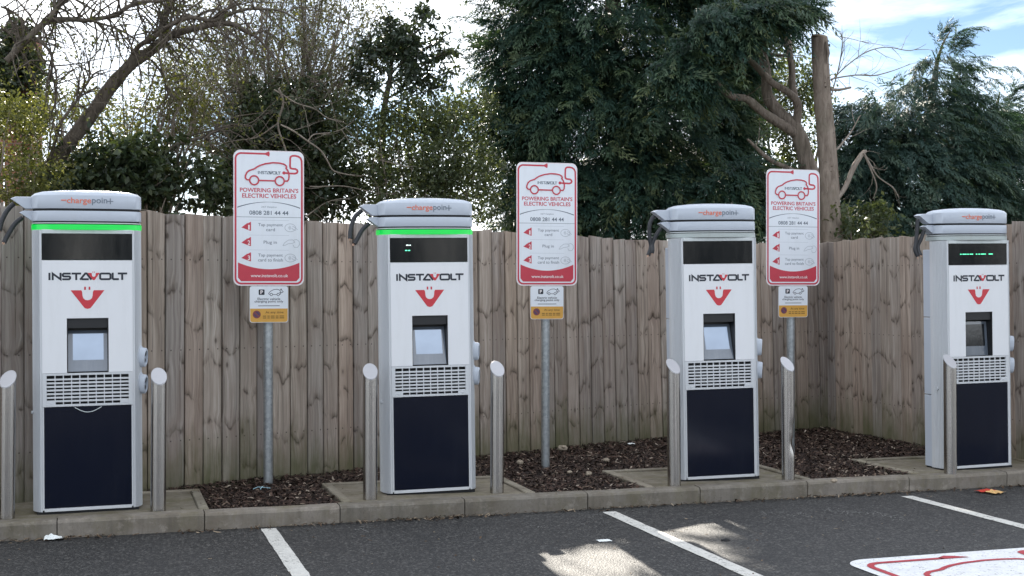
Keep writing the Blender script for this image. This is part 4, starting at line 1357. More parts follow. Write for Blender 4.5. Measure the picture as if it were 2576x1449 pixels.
M['flakes'] = plain('flaking old road paint', (0.15, 0.147, 0.142), .8, var=.5, scale=60)
pts = []
for (u0, u1, v0, v1, n_) in ((1910, 2030, 1290, 1296, 34), (2070, 2200, 1284, 1294, 70), (2205, 2290, 1292, 1312, 44), (880, 930, 1330, 1334, 14), (1330, 1400, 1322, 1330, 16)):
    for k in range(n_):
        t = rb.random(); p = G(u0 + (u1 - u0) * t + rb.gauss(0, 4), v0 + (v1 - v0) * t + rb.gauss(0, 3.5), ROAD_Z)
        pts.append((p.x, p.y, ROAD_Z + 0.004))
db = scatter_bits('paint_flakes', pts, 0.008, 0.05, 0.003, 0.014, M['flakes'], 0.01, 1.0, 8)
tag(db, 'faint flakes of old white paint on the tarmac of the right bays', 'paint', kind='stuff')

def pebble(u, v, r, label, mat='stone', squash=0.6, seed=0, z=0.005):
    p = G(u, v, z)
    rr = random.Random(seed)
    v_, f = [], []
    n, m_ = 10, 6
    for j in range(m_ + 1):
        for i in range(n):
            th, ph = math.pi * j / m_, 2 * math.pi * i / n
            d = Vector((math.sin(th) * math.cos(ph), math.sin(th) * math.sin(ph), math.cos(th)))
            q = r * (1 + 0.35 * noise.noise(d * 1.6 + Vector((seed * 3.1, 0, 0))))
            v_.append((d.x * q * 1.15, d.y * q * 0.9, d.z * q * squash))
    for j in range(m_):
        for i in range(n):
            k2 = (i + 1) % n
            f.append((j * n + i, (j + 1) * n + i, (j + 1) * n + k2, j * n + k2))
    o = MB().add(v_, f).build('pebble' if mat == 'stone' else 'litter', M[mat], None, (p.x, p.y, p.z + r * squash * 0.5), (0, 0, rr.uniform(0, 6)))
    return tag(o, label, 'pebble' if mat == 'stone' else 'litter')
PEB = [(1308, 1166, 0.034, 'tan stone in the bark left of the second sign post'), (1415, 1131, 0.046, 'large brown cobble at the fence foot right of the second sign post'),
       (1525, 1160, 0.032, 'pale stone near the back corner of the third concrete pad'), (1481, 1194, 0.030, 'pale stone in the bark left of the third concrete pad'),
       (1433, 1190, 0.024, 'small grey stone right of the second sign post foot'), (2098, 1212, 0.028, 'small pale stone by the kerb right of the third pad'),
       (1295, 1132, 0.020, 'small white stone against the fence behind the second station'), (745, 1186, 0.022, 'small white stone against the fence right of the first sign post')]
for i, (u, v, r, lb) in enumerate(PEB): pebble(u, v, r, lb, seed=i + 1)

def crumple(name, u, v, z, w, d, h, mats, label, cat, seed, rot=0.0):
    p = G(u, v, z)
    n, m_ = 9, 7
    v_, f, mi = [], [], []
    for j in range(m_):
        for i in range(n):
            x, y = (i / (n - 1) - 0.5) * w, (j / (m_ - 1) - 0.5) * d
            e = 1 + 0.25 * noise.noise(Vector((i * 0.9, j * 0.9, seed)))
            v_.append((x * e, y * e, h * (0.35 + 0.65 * abs(noise.noise(Vector((i * 0.55, j * 0.65, seed * 5.5)))) * 1.6) * (1 - 0.6 * max(abs(x) / w, abs(y) / d) * 2)))
    mb = MB()
    for j in range(m_ - 1):
        for i in range(n - 1):
            k = j * n + i
            f.append((k, k + 1, k + n + 1, k + n)); mi.append(0 if len(mats) == 1 else (0 if (j < 3) else 1))
    mb.v = v_; mb.f = f; mb.m = mi
    o = mb.build(name, [M[x] for x in mats], None, (p.x, p.y, p.z + 0.003), (0, 0, rot))
    return tag(o, label, cat)
crumple('crumpled_tissue', 135, 1358, ROAD_Z, 0.12, 0.09, 0.045, ['paper'], 'crumpled white tissue on the asphalt in front of the leftmost station', 'litter', 2)
crumple('crumpled_paper', 476, 1214, 0.005, 0.11, 0.10, 0.035, ['paper'], 'white scrap of paper on the bark left of the first sign post', 'litter', 4)
crumple('crisp_packet', 2492, 1240, ROAD_Z, 0.15, 0.19, 0.04, ['crisp_gold', 'crisp_red'], 'red and gold crisp packet on the asphalt below the rightmost station', 'litter', 7, 0.35)
crumple('paper_scrap', 1588, 1118, 0.01, 0.07, 0.05, 0.02, ['paper'], 'white scrap of paper at the fence foot left of the third station', 'litter', 9)
crumple('flattened_foil', 1520, 1361, ROAD_Z, 0.09, 0.07, 0.008, ['paper'], 'flattened pale foil on the asphalt left of the sunlit bay line', 'litter', 12)
p = G(1825, 1360, ROAD_Z)
rg = MB(); rg.tube([(0.028 * math.cos(2 * math.pi * i / 20), 0.024 * math.sin(2 * math.pi * i / 20), 0.006) for i in range(21)], 0.0045, 6)
tag(rg.build('rubber_ring', M['black'], None, (p.x, p.y, p.z)), 'small black rubber ring lying on the sunlit asphalt', 'ring')
p = G(660, 1230, 0.01)
st = MB(); st.tube([(-0.07, 0, 0.0), (-0.03, 0.02, 0.012), (0.01, -0.01, 0.010), (0.03, 0.03, 0.004), (0.06, 0.01, 0.0)], 0.0028, 5).tube([(-0.02, -0.03, 0), (0.0, 0.005, 0.016), (0.02, 0.04, 0.0)], 0.0028, 5)
M['blue'] = plain('pale blue twine', (0.35, 0.55, 0.62), 0.6)
tag(st.build('twine', M['blue'], None, (p.x, p.y, 0.012)), 'pale blue twine on the bark at the first sign post foot', 'twine')

# ------------------------------------------------------------------ added unseen building, only for reflections in glossy panels and steel
M['render_wall'] = plain('pale rendered wall', (0.36, 0.37, 0.38), .85, var=.1, scale=3)
M['reflection_glass'] = m_panel('dark reflection glass', (0.012, 0.015, 0.018), .08, .5, dirt=.1)
M['reflection_roof'] = plain('grey metal roof', (0.18, 0.19, 0.20), .5)
sh = empty('reflection_building', (0, -30, ROAD_Z)); tag(sh, 'unseen low building added behind the camera for reflections in panels and steel', 'building')
MB().box(-26, 46, -9, 0, 0, 4.6).build('wall', M['render_wall'], sh)
MB().box(-26.5, 46.5, -9.5, .9, 4.602, 5.1, .05).build('roof', M['reflection_roof'], sh)
wm = MB().box(-1.9, 1.9, -.02, .06, .2, 3.9, .02).mesh('window', M['reflection_glass'])
for i in range(14): link('window', wm, sh, (-22 + i * 5.0, 0, 0))

# ------------------------------------------------------------------ trees and shrubs behind the fence
M['bark_grey'] = m_bark('grey brown bark', (0.055, 0.046, 0.037), (0.15, 0.125, 0.10))
M['bark_twig'] = m_bark('dry twig bark', (0.17, 0.14, 0.115), (0.33, 0.285, 0.24))
M['bark_cyp'] = m_bark('cypress trunk bark', (0.10, 0.080, 0.064), (0.27, 0.225, 0.185), (26, 26, 3.0))
M['bark_pole'] = m_bark('pale brown pole bark', (0.155, 0.122, 0.098), (0.30, 0.25, 0.205), (20, 20, 4.5))
M['cut_wood'] = plain('sawn wood', (0.34, 0.27, 0.19), 0.8, var=0.3)
M['lf_lime'] = m_tint('young lime leaves', [(0, (0.055, 0.068, 0.022)), (0.5, (0.095, 0.108, 0.036)), (1, (0.165, 0.165, 0.062))], 0.5, 0.4, tcol=(1.4, 1.35, 0.7))
M['lf_ivy'] = m_tint('dark ivy leaves', [(0, (0.020, 0.034, 0.020)), (0.6, (0.045, 0.064, 0.036)), (1, (0.10, 0.115, 0.062))], 0.32, 0.25)
M['lf_mid'] = m_tint('mid green leaves', [(0, (0.036, 0.052, 0.028)), (0.6, (0.076, 0.096, 0.052)), (1, (0.14, 0.155, 0.085))], 0.35, 0.35)
M['lf_holly'] = m_tint('glossy holly leaves', [(0, (0.024, 0.038, 0.026)), (0.6, (0.046, 0.064, 0.042)), (1, (0.09, 0.105, 0.07))], 0.3, 0.2)
M['lf_bud'] = m_tint('opening buds', [(0, (0.085, 0.095, 0.052)), (0.6, (0.135, 0.145, 0.080)), (1, (0.20, 0.21, 0.125))], 0.6, 0.35, tcol=(1.2, 1.15, 0.8))
M['lf_cyp'] = m_tint('cypress foliage', [(0, (0.016, 0.042, 0.036)), (0.5, (0.034, 0.072, 0.052)), (0.8, (0.068, 0.108, 0.060)), (1, (0.14, 0.165, 0.075))], 0.5, 0.25)
M['lf_cyp2'] = m_tint('blue green cypress foliage', [(0, (0.022, 0.050, 0.046)), (0.55, (0.042, 0.082, 0.066)), (0.9, (0.075, 0.115, 0.080)), (1, (0.12, 0.155, 0.095))], 0.55, 0.25)

def unit(a):
    return a / np.maximum(np.linalg.norm(a, axis=-1, keepdims=True), 1e-9)
RIGHT = np.array([CT, -ST, 0.0]); FWD = np.array([ST, CT, 0.0]); UP = np.array([0, 0, 1.0])

class Leaves:
    def __init__(self): self.V, self.T = [], []
    def add(self, Pn, A, N, L, Wd, r):
        """Pn base points, A long axis, N rough normal; each leaf one folded quad"""
        S = unit(np.cross(N, A)); N = np.cross(A, S)
        L = L[:, None]; Wd = Wd[:, None]
        fold = 0.18 * Wd
        self.V.append(np.stack([Pn, Pn + A * L * 0.42 + S * Wd * 0.5 + N * fold, Pn + A * L - N * 0.12 * L, Pn + A * L * 0.42 - S * Wd * 0.5 + N * fold], 1).reshape(-1, 3))
        self.T.append(np.repeat(r, 4))
    def build(self, name, mat, parent):
        V = np.concatenate(self.V); T = np.concatenate(self.T)
        o = np.array(parent.location)
        Q = np.arange(len(V)).reshape(-1, 4)
        return link(name, np_mesh(name, V - o, Q, mat, T), parent)

def blob_points(blobs, n, r, shell=0.55, gap=None, gscale=1.4):
    """blobs: (u, v, ru, rv, Y, rY) in survey pixels and metres of depth; returns points in scene space"""
    vol = np.array([b[2] * b[3] * (b[6] if len(b) > 6 else 1.0) for b in blobs], float); vol /= vol.sum()
    out = []
    which = r.choice(len(blobs), n, p=vol)
    d = unit(r.normal(size=(n, 3)))
    rad = r.uniform(0, 1, n) ** (1 / 3 * (1 - shell) + shell * 0.12)
    for i in range(n):
        b = blobs[which[i]]
        dx, dy, dz = d[i] * rad[i]
        out.append(P(b[0] + dx * b[2], b[1] + dy * b[3], b[4] + dz * b[5]))
    pts = np.array(out)
    if gap is not None:
        keep = np.array([noise.noise(Vector(p) * gscale) + 0.5 * noise.noise(Vector(p) * gscale * 2.7) > gap for p in pts])
        pts = pts[keep]
    return pts

# stay clear of the rays that reach the sunlit patches on the asphalt
LIT_PX = [(1.0, [(1640, 1357), (1700, 1325), (1783, 1302), (1868, 1348), (1855, 1365), (1800, 1385), (1730, 1388)]),
          (1.0, [(1806, 1298), (1832, 1292), (1962, 1356), (1935, 1364)]),
          (0.85, [(1800, 1372), (1900, 1362), (1985, 1380), (2060, 1425), (1930, 1425)]),
          (0.35, [(1560, 1400), (1760, 1392), (2000, 1440), (2120, 1500), (1660, 1530)]),
          (0.72, [(1395, 1432), (1480, 1395), (1538, 1348), (1602, 1390), (1562, 1402), (1600, 1449), (1660, 1530), (1340, 1560), (1370, 1460)])]
LIT = []
for pr_, q in LIT_PX:
    g_ = [G(u, v, ROAD_Z) for u, v in q]
    LIT.append((pr_, [(p.x, p.y) for p in g_]))
LRND = np.random.default_rng(99)
SH = np.array(SUN_DIR)
def lit_path(pts):
    k = (pts[:, 2] - ROAD_Z) / SH[2]
    g = pts - SH[None, :] * k[:, None]
    return np.array([any(inside(x, y, q) and LRND.uniform() < pr_ for pr_, q in LIT) for x, y, z in g])

def twig_leaves(lv, centers, r, per=10, tw=0.22, L=(0.05, 0.09), Wr=0.5, droop=0.2, out=None, thin=1.0):
    """leaves strung along short random twigs so that they clump"""
    n = len(centers)
    d = r.normal(size=(n, 3)); d[:, 2] = d[:, 2] * 0.7 + 0.25
    if out is not None: d = d * 0.7 + out
    d = unit(d)
    C = np.repeat(centers, per, 0); D = np.repeat(d, per, 0)
    t = np.tile(np.linspace(0, 1, per), n)
    m_ = n * per
    pos = C + D * (t * tw)[:, None] + r.normal(0, 0.022, (m_, 3))
    pos[:, 2] -= droop * tw * t * t
    A = unit(D * 0.6 + r.normal(0, 0.75, (m_, 3)) + np.array([0, 0, -0.25]))
    N = unit(r.normal(0, 0.7, (m_, 3)) + np.array([0, 0, 0.8]))
    Ls = r.uniform(L[0], L[1], m_)
    tint = np.clip(np.repeat(r.uniform(0, 1, n), per) * 0.6 + r.uniform(0, 0.4, m_), 0, 1)
    lv.add(pos, A, N, Ls, Ls * Wr * r.uniform(0.8, 1.2, m_), tint)
    return pos

def wig(pts, rad, seed, sub=5, amp=0.03, rough=0.14):
    """refine a hand-laid branch line into a slightly crooked one"""
    pts = [Vector(p) for p in pts]; out, ro = [], []
    for i in range(len(pts) - 1):
        p0, p1, p2, p3 = pts[max(i - 1, 0)], pts[i], pts[i + 1], pts[min(i + 2, len(pts) - 1)]
        for s in range(sub):
            t = s / sub
            q = 0.5 * ((2 * p1) + (p2 - p0) * t + (2 * p0 - 5 * p1 + 4 * p2 - p3) * t * t + (3 * p1 - p0 - 3 * p2 + p3) * t ** 3)
            out.append(q + Vector((noise.noise(q * 3 + Vector((seed, 0, 0))), noise.noise(q * 3 + Vector((0, seed, 0))), noise.noise(q * 3 + Vector((0, 0, seed))))) * amp)
            rr = rad[i] + (rad[i + 1] - rad[i]) * t
            ro.append(rr * (1 + rough * noise.noise(q * 7)))
    out.append(pts[-1]); ro.append(rad[-1])
    return out, ro

def twig(mb, p, d, length, r0, rnd, depth=2, droop=0.15, curl=0.5, tips=None, sides=5, kids=(2, 4)):
    n = 6
    pts, rad = [Vector(p)], [r0]
    d = Vector(d).normalized()
    c = Vector((rnd.gauss(0, 1), rnd.gauss(0, 1), rnd.gauss(0, 1))) * curl / n
    for i in range(n):
        d = (d + c + Vector((rnd.gauss(0, .12), rnd.gauss(0, .12), rnd.gauss(0, .12))) + Vector((0, 0, -droop / n))).normalized()
        pts.append(pts[-1] + d * length / n)
        rad.append(r0 * (1 - 0.8 * (i + 1) / n))
    mb.tube(pts, rad, sides, cap=False)
    if tips is not None: tips.extend([(q, d) for q in pts[3:]])
    if depth > 0:
        for k in range(rnd.randint(*kids)):
            i = rnd.randint(1, n - 1)
            t = (pts[i + 1] - pts[i]).normalized()
            nd = (t + Vector((rnd.gauss(0, .7), rnd.gauss(0, .7), rnd.gauss(0, .7)))).normalized()
            twig(mb, pts[i], nd, length * rnd.uniform(0.35, 0.7), rad[i] * 0.65, rnd, depth - 1, droop, curl, tips, max(3, sides - 1), kids)

def px(pts, Y, dY=0.0):
    n = len(pts)
    return [P(u, v, Y + dY * i / max(1, n - 1)) for i, (u, v) in enumerate(pts)]

def tree_root(name, u, Y, label, cat, group=None):
    p = P(u, VH, Y); o = empty(name, (p.x, p.y, -0.05))
    return tag(o, label, cat, group)

def build_wood(mb, name, mat, root, smooth=True):
    mb.v = [tuple(np.array(v) - np.array(root.location)) for v in mb.v]
    return mb.build(name, mat, root, smooth=smooth, angle=70)

# --- bare leaning tree on the left
rnd = random.Random(21); r = np.random.default_rng(21)
rt = tree_root('leaning_tree', 30, 13.6, 'leaning bare tree with arching limbs and few young leaves behind the leftmost station', 'tree', None)
mb = MB()
Y0 = 13.6
pp, rr_ = wig([P(-20, 760, Y0), P(60, 540, Y0)] + px([(127, 414), (209, 317), (276, 224), (328, 160), (373, 131), (409, 105)], Y0, 0.4), [0.11, 0.10, 0.085, 0.075, 0.068, 0.062, 0.06, 0.055], 1, amp=0.02)
mb.tube(pp, rr_, 10)
build_wood(mb, 'trunk', M['bark_grey'], rt)
limbs = [([(409, 105), (407, 67), (422, 22), (440, -20), (470, -90), (480, -200)], [.050, .045, .040, .037, .03, .015], Y0 + .4, 0.3),
         ([(405, 108), (440, 86), (522, 63), (575, 60), (612, 75), (650, 96), (690, 140)], [.045, .04, .034, .030, .024, .016, .007], Y0 + .4, 0.5),
         ([(330, 158), (340, 125), (355, 104), (407, 75), (440, 60), (485, 47), (530, 50), (575, 34), (640, 26), (720, 36), (790, 80)], [.034, .03, .028, .026, .025, .024, .021, .019, .015, .011, .005], Y0 + .3, -0.6),
         ([(20, 150), (71, 97), (97, 71), (123, 52), (179, 45), (224, 47), (284, 41), (317, 19), (358, 6), (410, 4), (470, -10)], [.034, .034, .034, .032, .026, .025, .024, .022, .019, .014, .008], Y0 - .5, 0.6),
         ([(123, 52), (136, 28), (150, 4), (146, -30), (120, -60)], [.024, .022, .020, .016, .008], Y0 - .4, 0.2),
         ([(90, 92), (125, 135), (128, 190), (140, 230), (130, 300)], [.018, .015, .011, .008, .004], Y0 - .5, 0.2),
         ([(0, 15), (25, 28), (48, 46), (60, 70)], [.012, .012, .010, .005], Y0 - .4, 0.0),
         ([(224, 47), (280, 70), (330, 95), (350, 108)], [.013, .012, .009, .005], Y0 - .3, 0.4),
         ([(200, 430), (300, 420), (388, 392), (448, 366), (515, 347), (560, 317), (640, 312)], [.028, .026, .024, .022, .018, .012, .006], Y0 + .3, 0.4),
         ([(70, 560), (150, 330), (190, 250), (230, 190), (270, 175)], [.022, .018, .013, .010, .005], Y0 - .2, 0.3),
         ([(376, 150), (400, 180), (415, 215), (420, 240), (395, 275)], [.013, .012, .010, .007, .004], Y0 + .4, 0.0)]
tips = []
for k, (uv, ra, yy, dy) in enumerate(limbs):
    lm = MB()
    pts_, rad_ = wig(px(uv, yy, dy), ra, k + 3, amp=0.035)
    lm.tube(pts_, rad_, 8)
    L = len(pts_)
    for j in range(int(8 + L * 0.9)):
        i = rnd.randint(2, L - 2)
        t = (pts_[i + 1] - pts_[i]).normalized()
        d = t * 0.4 + Vector((rnd.gauss(0, .6), rnd.gauss(0, .35), rnd.choice((-0.9, -0.6, 0.5, 0.9)) + rnd.gauss(0, .3)))
        twig(lm, pts_[i], d, rnd.uniform(0.35, 1.0), min(rad_[i] * 0.55, 0.0095) + 0.002, rnd, 1, 0.45, 0.9, tips, 5, (1, 3))
    build_wood(lm, 'limb', M['bark_grey'], rt)
lv = Leaves()
tp = np.array([tuple(q) for q, d in tips]); sel = r.choice(len(tp), min(len(tp), 700), replace=False)
twig_leaves(lv, tp[sel], r, 4, 0.07, (0.03, 0.06), 0.45)
lv.build('foliage', M['lf_lime'], rt)

# --- hazy shrubs of the left corner
def shrub(name, u, Y, label, blobs, n, mat, seed, per=11, L=(0.05, 0.09), Wr=0.55, gap=-0.15, gscale=1.3, tw=0.24, shell=0.45, stems=8, bark='bark_twig', group='shrubs and trees beyond the fence', clear=True, stem_top=None):
    r = np.random.default_rng(seed); rnd = random.Random(seed)
    rt = tree_root(name, u, Y, label, 'shrub', group)
    c = blob_points(blobs, n, r, shell, gap, gscale)
    if clear: c = c[~lit_path(c)]
    lv = Leaves()
    twig_leaves(lv, c, r, per, tw, L, Wr)
    lv.build('foliage', M[mat], rt)
    mb = MB(); base = Vector(rt.location)
    idx = r.choice(len(c), min(len(c), stems), replace=False)
    for i in idx:
        q = Vector(c[i]); b = base + Vector((rnd.uniform(-.35, .35), rnd.uniform(-.3, .3), 0))
        m1 = b.lerp(q, 0.45) + Vector((rnd.gauss(0, .12), rnd.gauss(0, .12), 0.25))
        pts_, rad_ = wig([b, m1, q], [0.030, 0.018, 0.005], seed + i % 17, amp=0.06)
        mb.tube(pts_, rad_, 6)
        for k in range(3):
            j = rnd.randint(4, len(pts_) - 2)
            twig(mb, pts_[j], (rnd.gauss(0, 1), rnd.gauss(0, 1), rnd.gauss(0.4, .7)), rnd.uniform(.3, .8), 0.006, rnd, 1, 0.2, 0.6, None, 4, (1, 3))
    build_wood(mb, 'stems', M[bark], rt)
    return rt
shrub('lime_shrub', 20, 13.0, 'yellow green leafy shrub filling the left edge above the fence',
      [(10, 390, 100, 130, 13.0, .6), (85, 440, 80, 100, 12.9, .5), (-20, 270, 60, 70, 13.0, .5), (30, 290, 70, 60, 13.2, .5)], 1500, 'lf_lime', 31, 8, (0.03, 0.06), 0.5, -0.02, 1.9, 0.2)
shrub('thin_shrub', 260, 14.6, 'thin pale green shrub with sky showing through, left of the first sign',
      [(230, 330, 130, 120, 14.6, .7), (400, 330, 130, 130, 14.6, .7), (160, 260, 90, 70, 14.5, .6), (480, 250, 90, 120, 14.8, .7)], 1900, 'lf_lime', 32, 6, (0.03, 0.06), 0.5, -0.06, 1.7, 0.24, stems=60)
shrub('ivy_shrub', 300, 13.6, 'dark glossy leaved shrub low behind the leftmost charging station',
      [(280, 450, 130, 90, 13.6, .5), (440, 450, 110, 100, 13.7, .5), (180, 480, 90, 60, 13.5, .5), (360, 400, 80, 60, 13.6, .4), (520, 500, 70, 70, 13.8, .4)], 1100, 'lf_ivy', 33, 10, (0.06, 0.11), 0.6, -0.08, 1.8, 0.26, stems=14)

# --- ivy-clad thicket with bare upright twigs behind the first sign
shrub('ivy_thicket', 700, 16.4, 'dark ivy covered thicket behind the first sign',
      [(690, 390, 120, 150, 16.4, .8), (650, 300, 75, 85, 16.5, .6), (745, 300, 85, 100, 16.5, .6), (800, 430, 110, 130, 16.3, .7), (590, 480, 60, 90, 16.2, .5)], 1900, 'lf_ivy', 34, 10, (0.05, 0.09), 0.65, -0.16, 1.7, 0.25, stems=16)
rnd = random.Random(41); r = np.random.default_rng(41)
rt = tree_root('twiggy_tree', 730, 17.2, 'fine twigged bare tree with opening buds above the ivy thicket', 'tree')
mb = MB(); tips = []
stems_ = [(720, 520), (690, 520), (750, 520), (660, 520), (790, 520)]
targets = [(500, 60), (540, -20), (560, 110), (590, 20), (620, -60), (640, 40), (670, -40), (700, 10), (725, -90), (750, -10), (775, -60), (800, 0), (820, -70), (845, 20), (865, -20), (880, 40), (905, -20), (920, 30), (935, 90), (900, 120), (470, 140), (455, 210), (520, 190), (440, 260), (480, 280), (430, 330), (500, 240), (530, 300), (550, 210), (575, 160), (460, 80), (430, 150), (945, 40), (610, 120), (690, 100), (780, 90), (850, 110), (480, 20), (650, -130), (740, -160), (830, -140), (560, -100)]
for k, (u, v) in enumerate(targets):
    s = stems_[k % 5]; yy = 17.2 + rnd.uniform(-.7, .7)
    f1 = (s[0] + (u - s[0]) * 0.35 + rnd.gauss(0, 12), s[1] + (v - s[1]) * 0.42)
    pts_, rad_ = wig([P(s[0], s[1] + 60, 17.2), P(f1[0], f1[1], 17.2 + (yy - 17.2) * .5), P(u, v, yy)], [.030, .018, .004], k, sub=7, amp=0.06)
    mb.tube(pts_, rad_, 6)
    for j in range(22):
        i = rnd.randint(3, len(pts_) - 2)
        t = (pts_[i + 1] - pts_[i]).normalized()
        d = t * 1.1 + Vector((rnd.gauss(0, .42), rnd.gauss(0, .4), rnd.gauss(0.1, .3)))
        twig(mb, pts_[i], d, rnd.uniform(.4, 1.15), max(0.0055, rad_[i] * 0.5), rnd, 2, -0.05, 0.35, tips, 4, (2, 3))
build_wood(mb, 'branches', M['bark_twig'], rt)
tp = np.array([tuple(q) for q, d in tips]); tp = tp[~lit_path(tp)]; sel = r.choice(len(tp), min(len(tp), 12500), replace=False)
lv = Leaves(); twig_leaves(lv, tp[sel], r, 3, 0.07, (0.028, 0.06), 0.5)
up = blob_points([(420, -260, 260, 190, 17.2, 1.0), (700, -300, 260, 220, 17.2, 1.0), (900, -230, 160, 160, 17.2, .8), (180, -280, 220, 190, 16.0, 1.0), (560, -520, 260, 200, 17.4, 1.0), (250, -520, 260, 180, 17, 1.0), (1040, -230, 150, 130, 17.6, .8), (1000, -430, 220, 130, 17.6, .8)], 4600, r, .2, -0.35, .8)  # leaf masses above the frame, added to shade the road and station tops
up = up[~lit_path(up)]
twig_leaves(lv, up, r, 8, .3, (.05, .10), .6)
lv.build('buds', M['lf_bud'], rt)

# dead pale branches hanging over the ivy
rnd = random.Random(44)
rt = tree_root('dead_branch', 720, 15.6, 'pale dead branches hanging in front of the ivy above the first sign', 'branch')
for k, (uv, ra) in enumerate([([(700, 220), (712, 260), (700, 310), (712, 350), (722, 388), (718, 420)], [.014, .013, .012, .012, .010, .008]),
                              ([(702, 312), (760, 345), (800, 375), (822, 405), (845, 430), (900, 443), (935, 430), (945, 400)], [.011, .011, .010, .010, .009, .007, .005, .003]),
                              ([(700, 312), (640, 345), (580, 355), (520, 372)], [.009, .008, .006, .003]),
                              ([(690, 225), (740, 260), (790, 275), (830, 300), (870, 312)], [.010, .008, .007, .005, .003]),
                              ([(770, 360), (790, 340), (850, 330), (880, 310)], [.008, .007, .005, .003]),
                              ([(780, 470), (850, 470), (930, 480), (1000, 492)], [.008, .007, .005, .003]),
                              ([(770, 545), (820, 510), (880, 500)], [.009, .006, .003]),
                              ([(940, 400), (1000, 412), (1040, 425)], [.007, .005, .003])]):
    lm = MB(); pts_, rad_ = wig(px(uv, 15.5, 0.2), ra, k + 50, amp=0.03); lm.tube(pts_, rad_, 7)
    for j in range(5):
        i = rnd.randint(2, len(pts_) - 2)
        twig(lm, pts_[i], Vector((rnd.gauss(0.3, .7), rnd.gauss(-.2, .4), rnd.gauss(-.2, .6))), rnd.uniform(.25, .7), 0.0045, rnd, 1, 0.1, 0.7, None, 4, (1, 3))
    build_wood(lm, 'limb', M['bark_twig'], rt)

# --- holly tree and the bushes below it
rnd = random.Random(51); r = np.random.default_rng(51)
rt = tree_root('holly_tree', 960, 16.6, 'small dark holly tree with glossy leaves against the sky right of the twiggy tree', 'tree')
tk = MB(); pts_, rad_ = wig([P(955, 560, 16.6), P(960, 400, 16.6), P(962, 300, 16.6), P(979, 210, 16.6), P(985, 130, 16.6), P(1000, 70, 16.6)], [.05, .045, .04, .034, .022, .008], 8, amp=.03); tk.tube(pts_, rad_, 9)
build_wood(tk, 'trunk', M['bark_grey'], rt)
br = MB(); ct = []
for (a, e) in [((983, 150), (1075, 60)), ((975, 190), (1100, 100)), ((972, 220), (1125, 140)), ((968, 250), (1150, 178)), ((985, 130), (1055, 45)), ((980, 160), (915, 110)), ((970, 240), (890, 190)), ((1075, 120), (1160, 78)), ((1060, 165), (1150, 125)), ((966, 280), (1120, 215)), ((985, 110), (975, 60)), ((1060, 60), (1070, 32))]:
    yy = 16.6 + rnd.uniform(-.5, .4)
    q, w = wig([P(a[0], a[1], 16.6), P((a[0] + e[0]) / 2, (a[1] + e[1]) / 2 - 8, (16.6 + yy) / 2), P(e[0], e[1], yy)], [.016, .010, .003], rnd.randint(0, 50), sub=6, amp=.02)
    br.tube(q, w, 6)
    ct += [tuple(x) for x in q[5:]] * 2
build_wood(br, 'branches', M['bark_grey'], rt)
core = blob_points([(985, 165, 80, 85, 16.6, .55), (1010, 105, 55, 50, 16.6, .4), (940, 190, 50, 50, 16.6, .4), (1040, 170, 50, 55, 16.6, .4)], 430, r, .35, -0.1, 2.0)
c = np.concatenate([np.array(ct), core]); c = c[~lit_path(c)]
lv = Leaves(); twig_leaves(lv, c, r, 11, .20, (0.06, 0.105), .42); lv.build('foliage', M['lf_holly'], rt)
shrub('laurel_bush', 1000, 16.2, 'broad dark green bush flecked with light behind the second charging station',
      [(930, 380, 110, 140, 16.2, .7), (1060, 370, 120, 130, 16.2, .7), (1000, 480, 150, 90, 16.0, .6), (1150, 420, 100, 140, 16.6, .7), (1180, 500, 90, 100, 16.2, .6), (1110, 290, 70, 60, 16.6, .5), (870, 300, 60, 70, 16.4, .5), (1190, 280, 50, 60, 17.0, .4), (1040, 280, 60, 60, 16.5, .5)], 3700, 'lf_mid', 52, 9, (0.035, 0.07), .55, -0.14, 1.9, .25, stems=16)

# --- cypresses
def spray_template(seed, n=10, droop=0.5, wide=0.42):
    rr = np.random.default_rng(seed)
    V, T = [], []
    def blade(p, d, L, w, sag, two):
        s = unit(np.cross(d, np.array([0, 0, 1.0])) + np.array([0, 0, 0.3]) * rr.normal()) * w
        e = p + d * L + np.array([0, 0, -sag]); k = len(V)
        if two:
            q = p + d * L * 0.45 + np.array([0, 0, -sag * 0.2])
            V.extend([p, q + s, q - s, e]); T.extend([(k, k + 2, k + 1), (k + 1, k + 2, k + 3)])
        else:
            V.extend([p - s, p + s, e]); T.append((k, k + 1, k + 2))
    for i in range(n):
        t = (i + 0.3 + rr.uniform(0, .4)) / n
        p = np.array([t, 0, -droop * t * t])
        for sg in (1, -1):
            L = wide * (1 - t) ** 0.55 * (0.4 + 0.6 * min(1, t * 4)) * rr.uniform(.55, 1.25)
            a = R(36 + rr.normal() * 11)
            d = unit(np.array([math.cos(a), sg * math.sin(a), -0.35 * t + rr.normal() * .16]))
            sag = L * rr.uniform(.2, .6)
            blade(p, d, L, 0.021, sag, True)
            if L > .14:
                for f_, s2 in ((.3, 1), (.5, -1), (.72, 1)):
                    a2 = a * sg + s2 * R(32 + rr.normal() * 8)
                    blade(p + d * L * f_ + np.array([0, 0, -sag * f_ * f_]), unit(np.array([math.cos(a2), math.sin(a2), -.3])), L * rr.uniform(.3, .5), .020, L * .2, False)
    for i in range(3):
        t0, t1 = i / 3, (i + 1) / 3
        p, e = np.array([t0, 0, -droop * t0 * t0]), np.array([t1 + (.12 if i == 2 else 0), 0, -droop * t1 * t1])
        k = len(V); w = np.array([0, .011 * (1 - t0 * .6), 0])
        V.extend([p - w, p + w, e + w * .6, e - w * .6]); T.extend([(k, k + 1, k + 2), (k, k + 2, k + 3)])
    return np.array(V), np.array(T)
TPL = [spray_template(s, 9 + s % 3, 0.25 + 0.07 * s, .36 + .03 * (s % 4)) for s in range(8)]

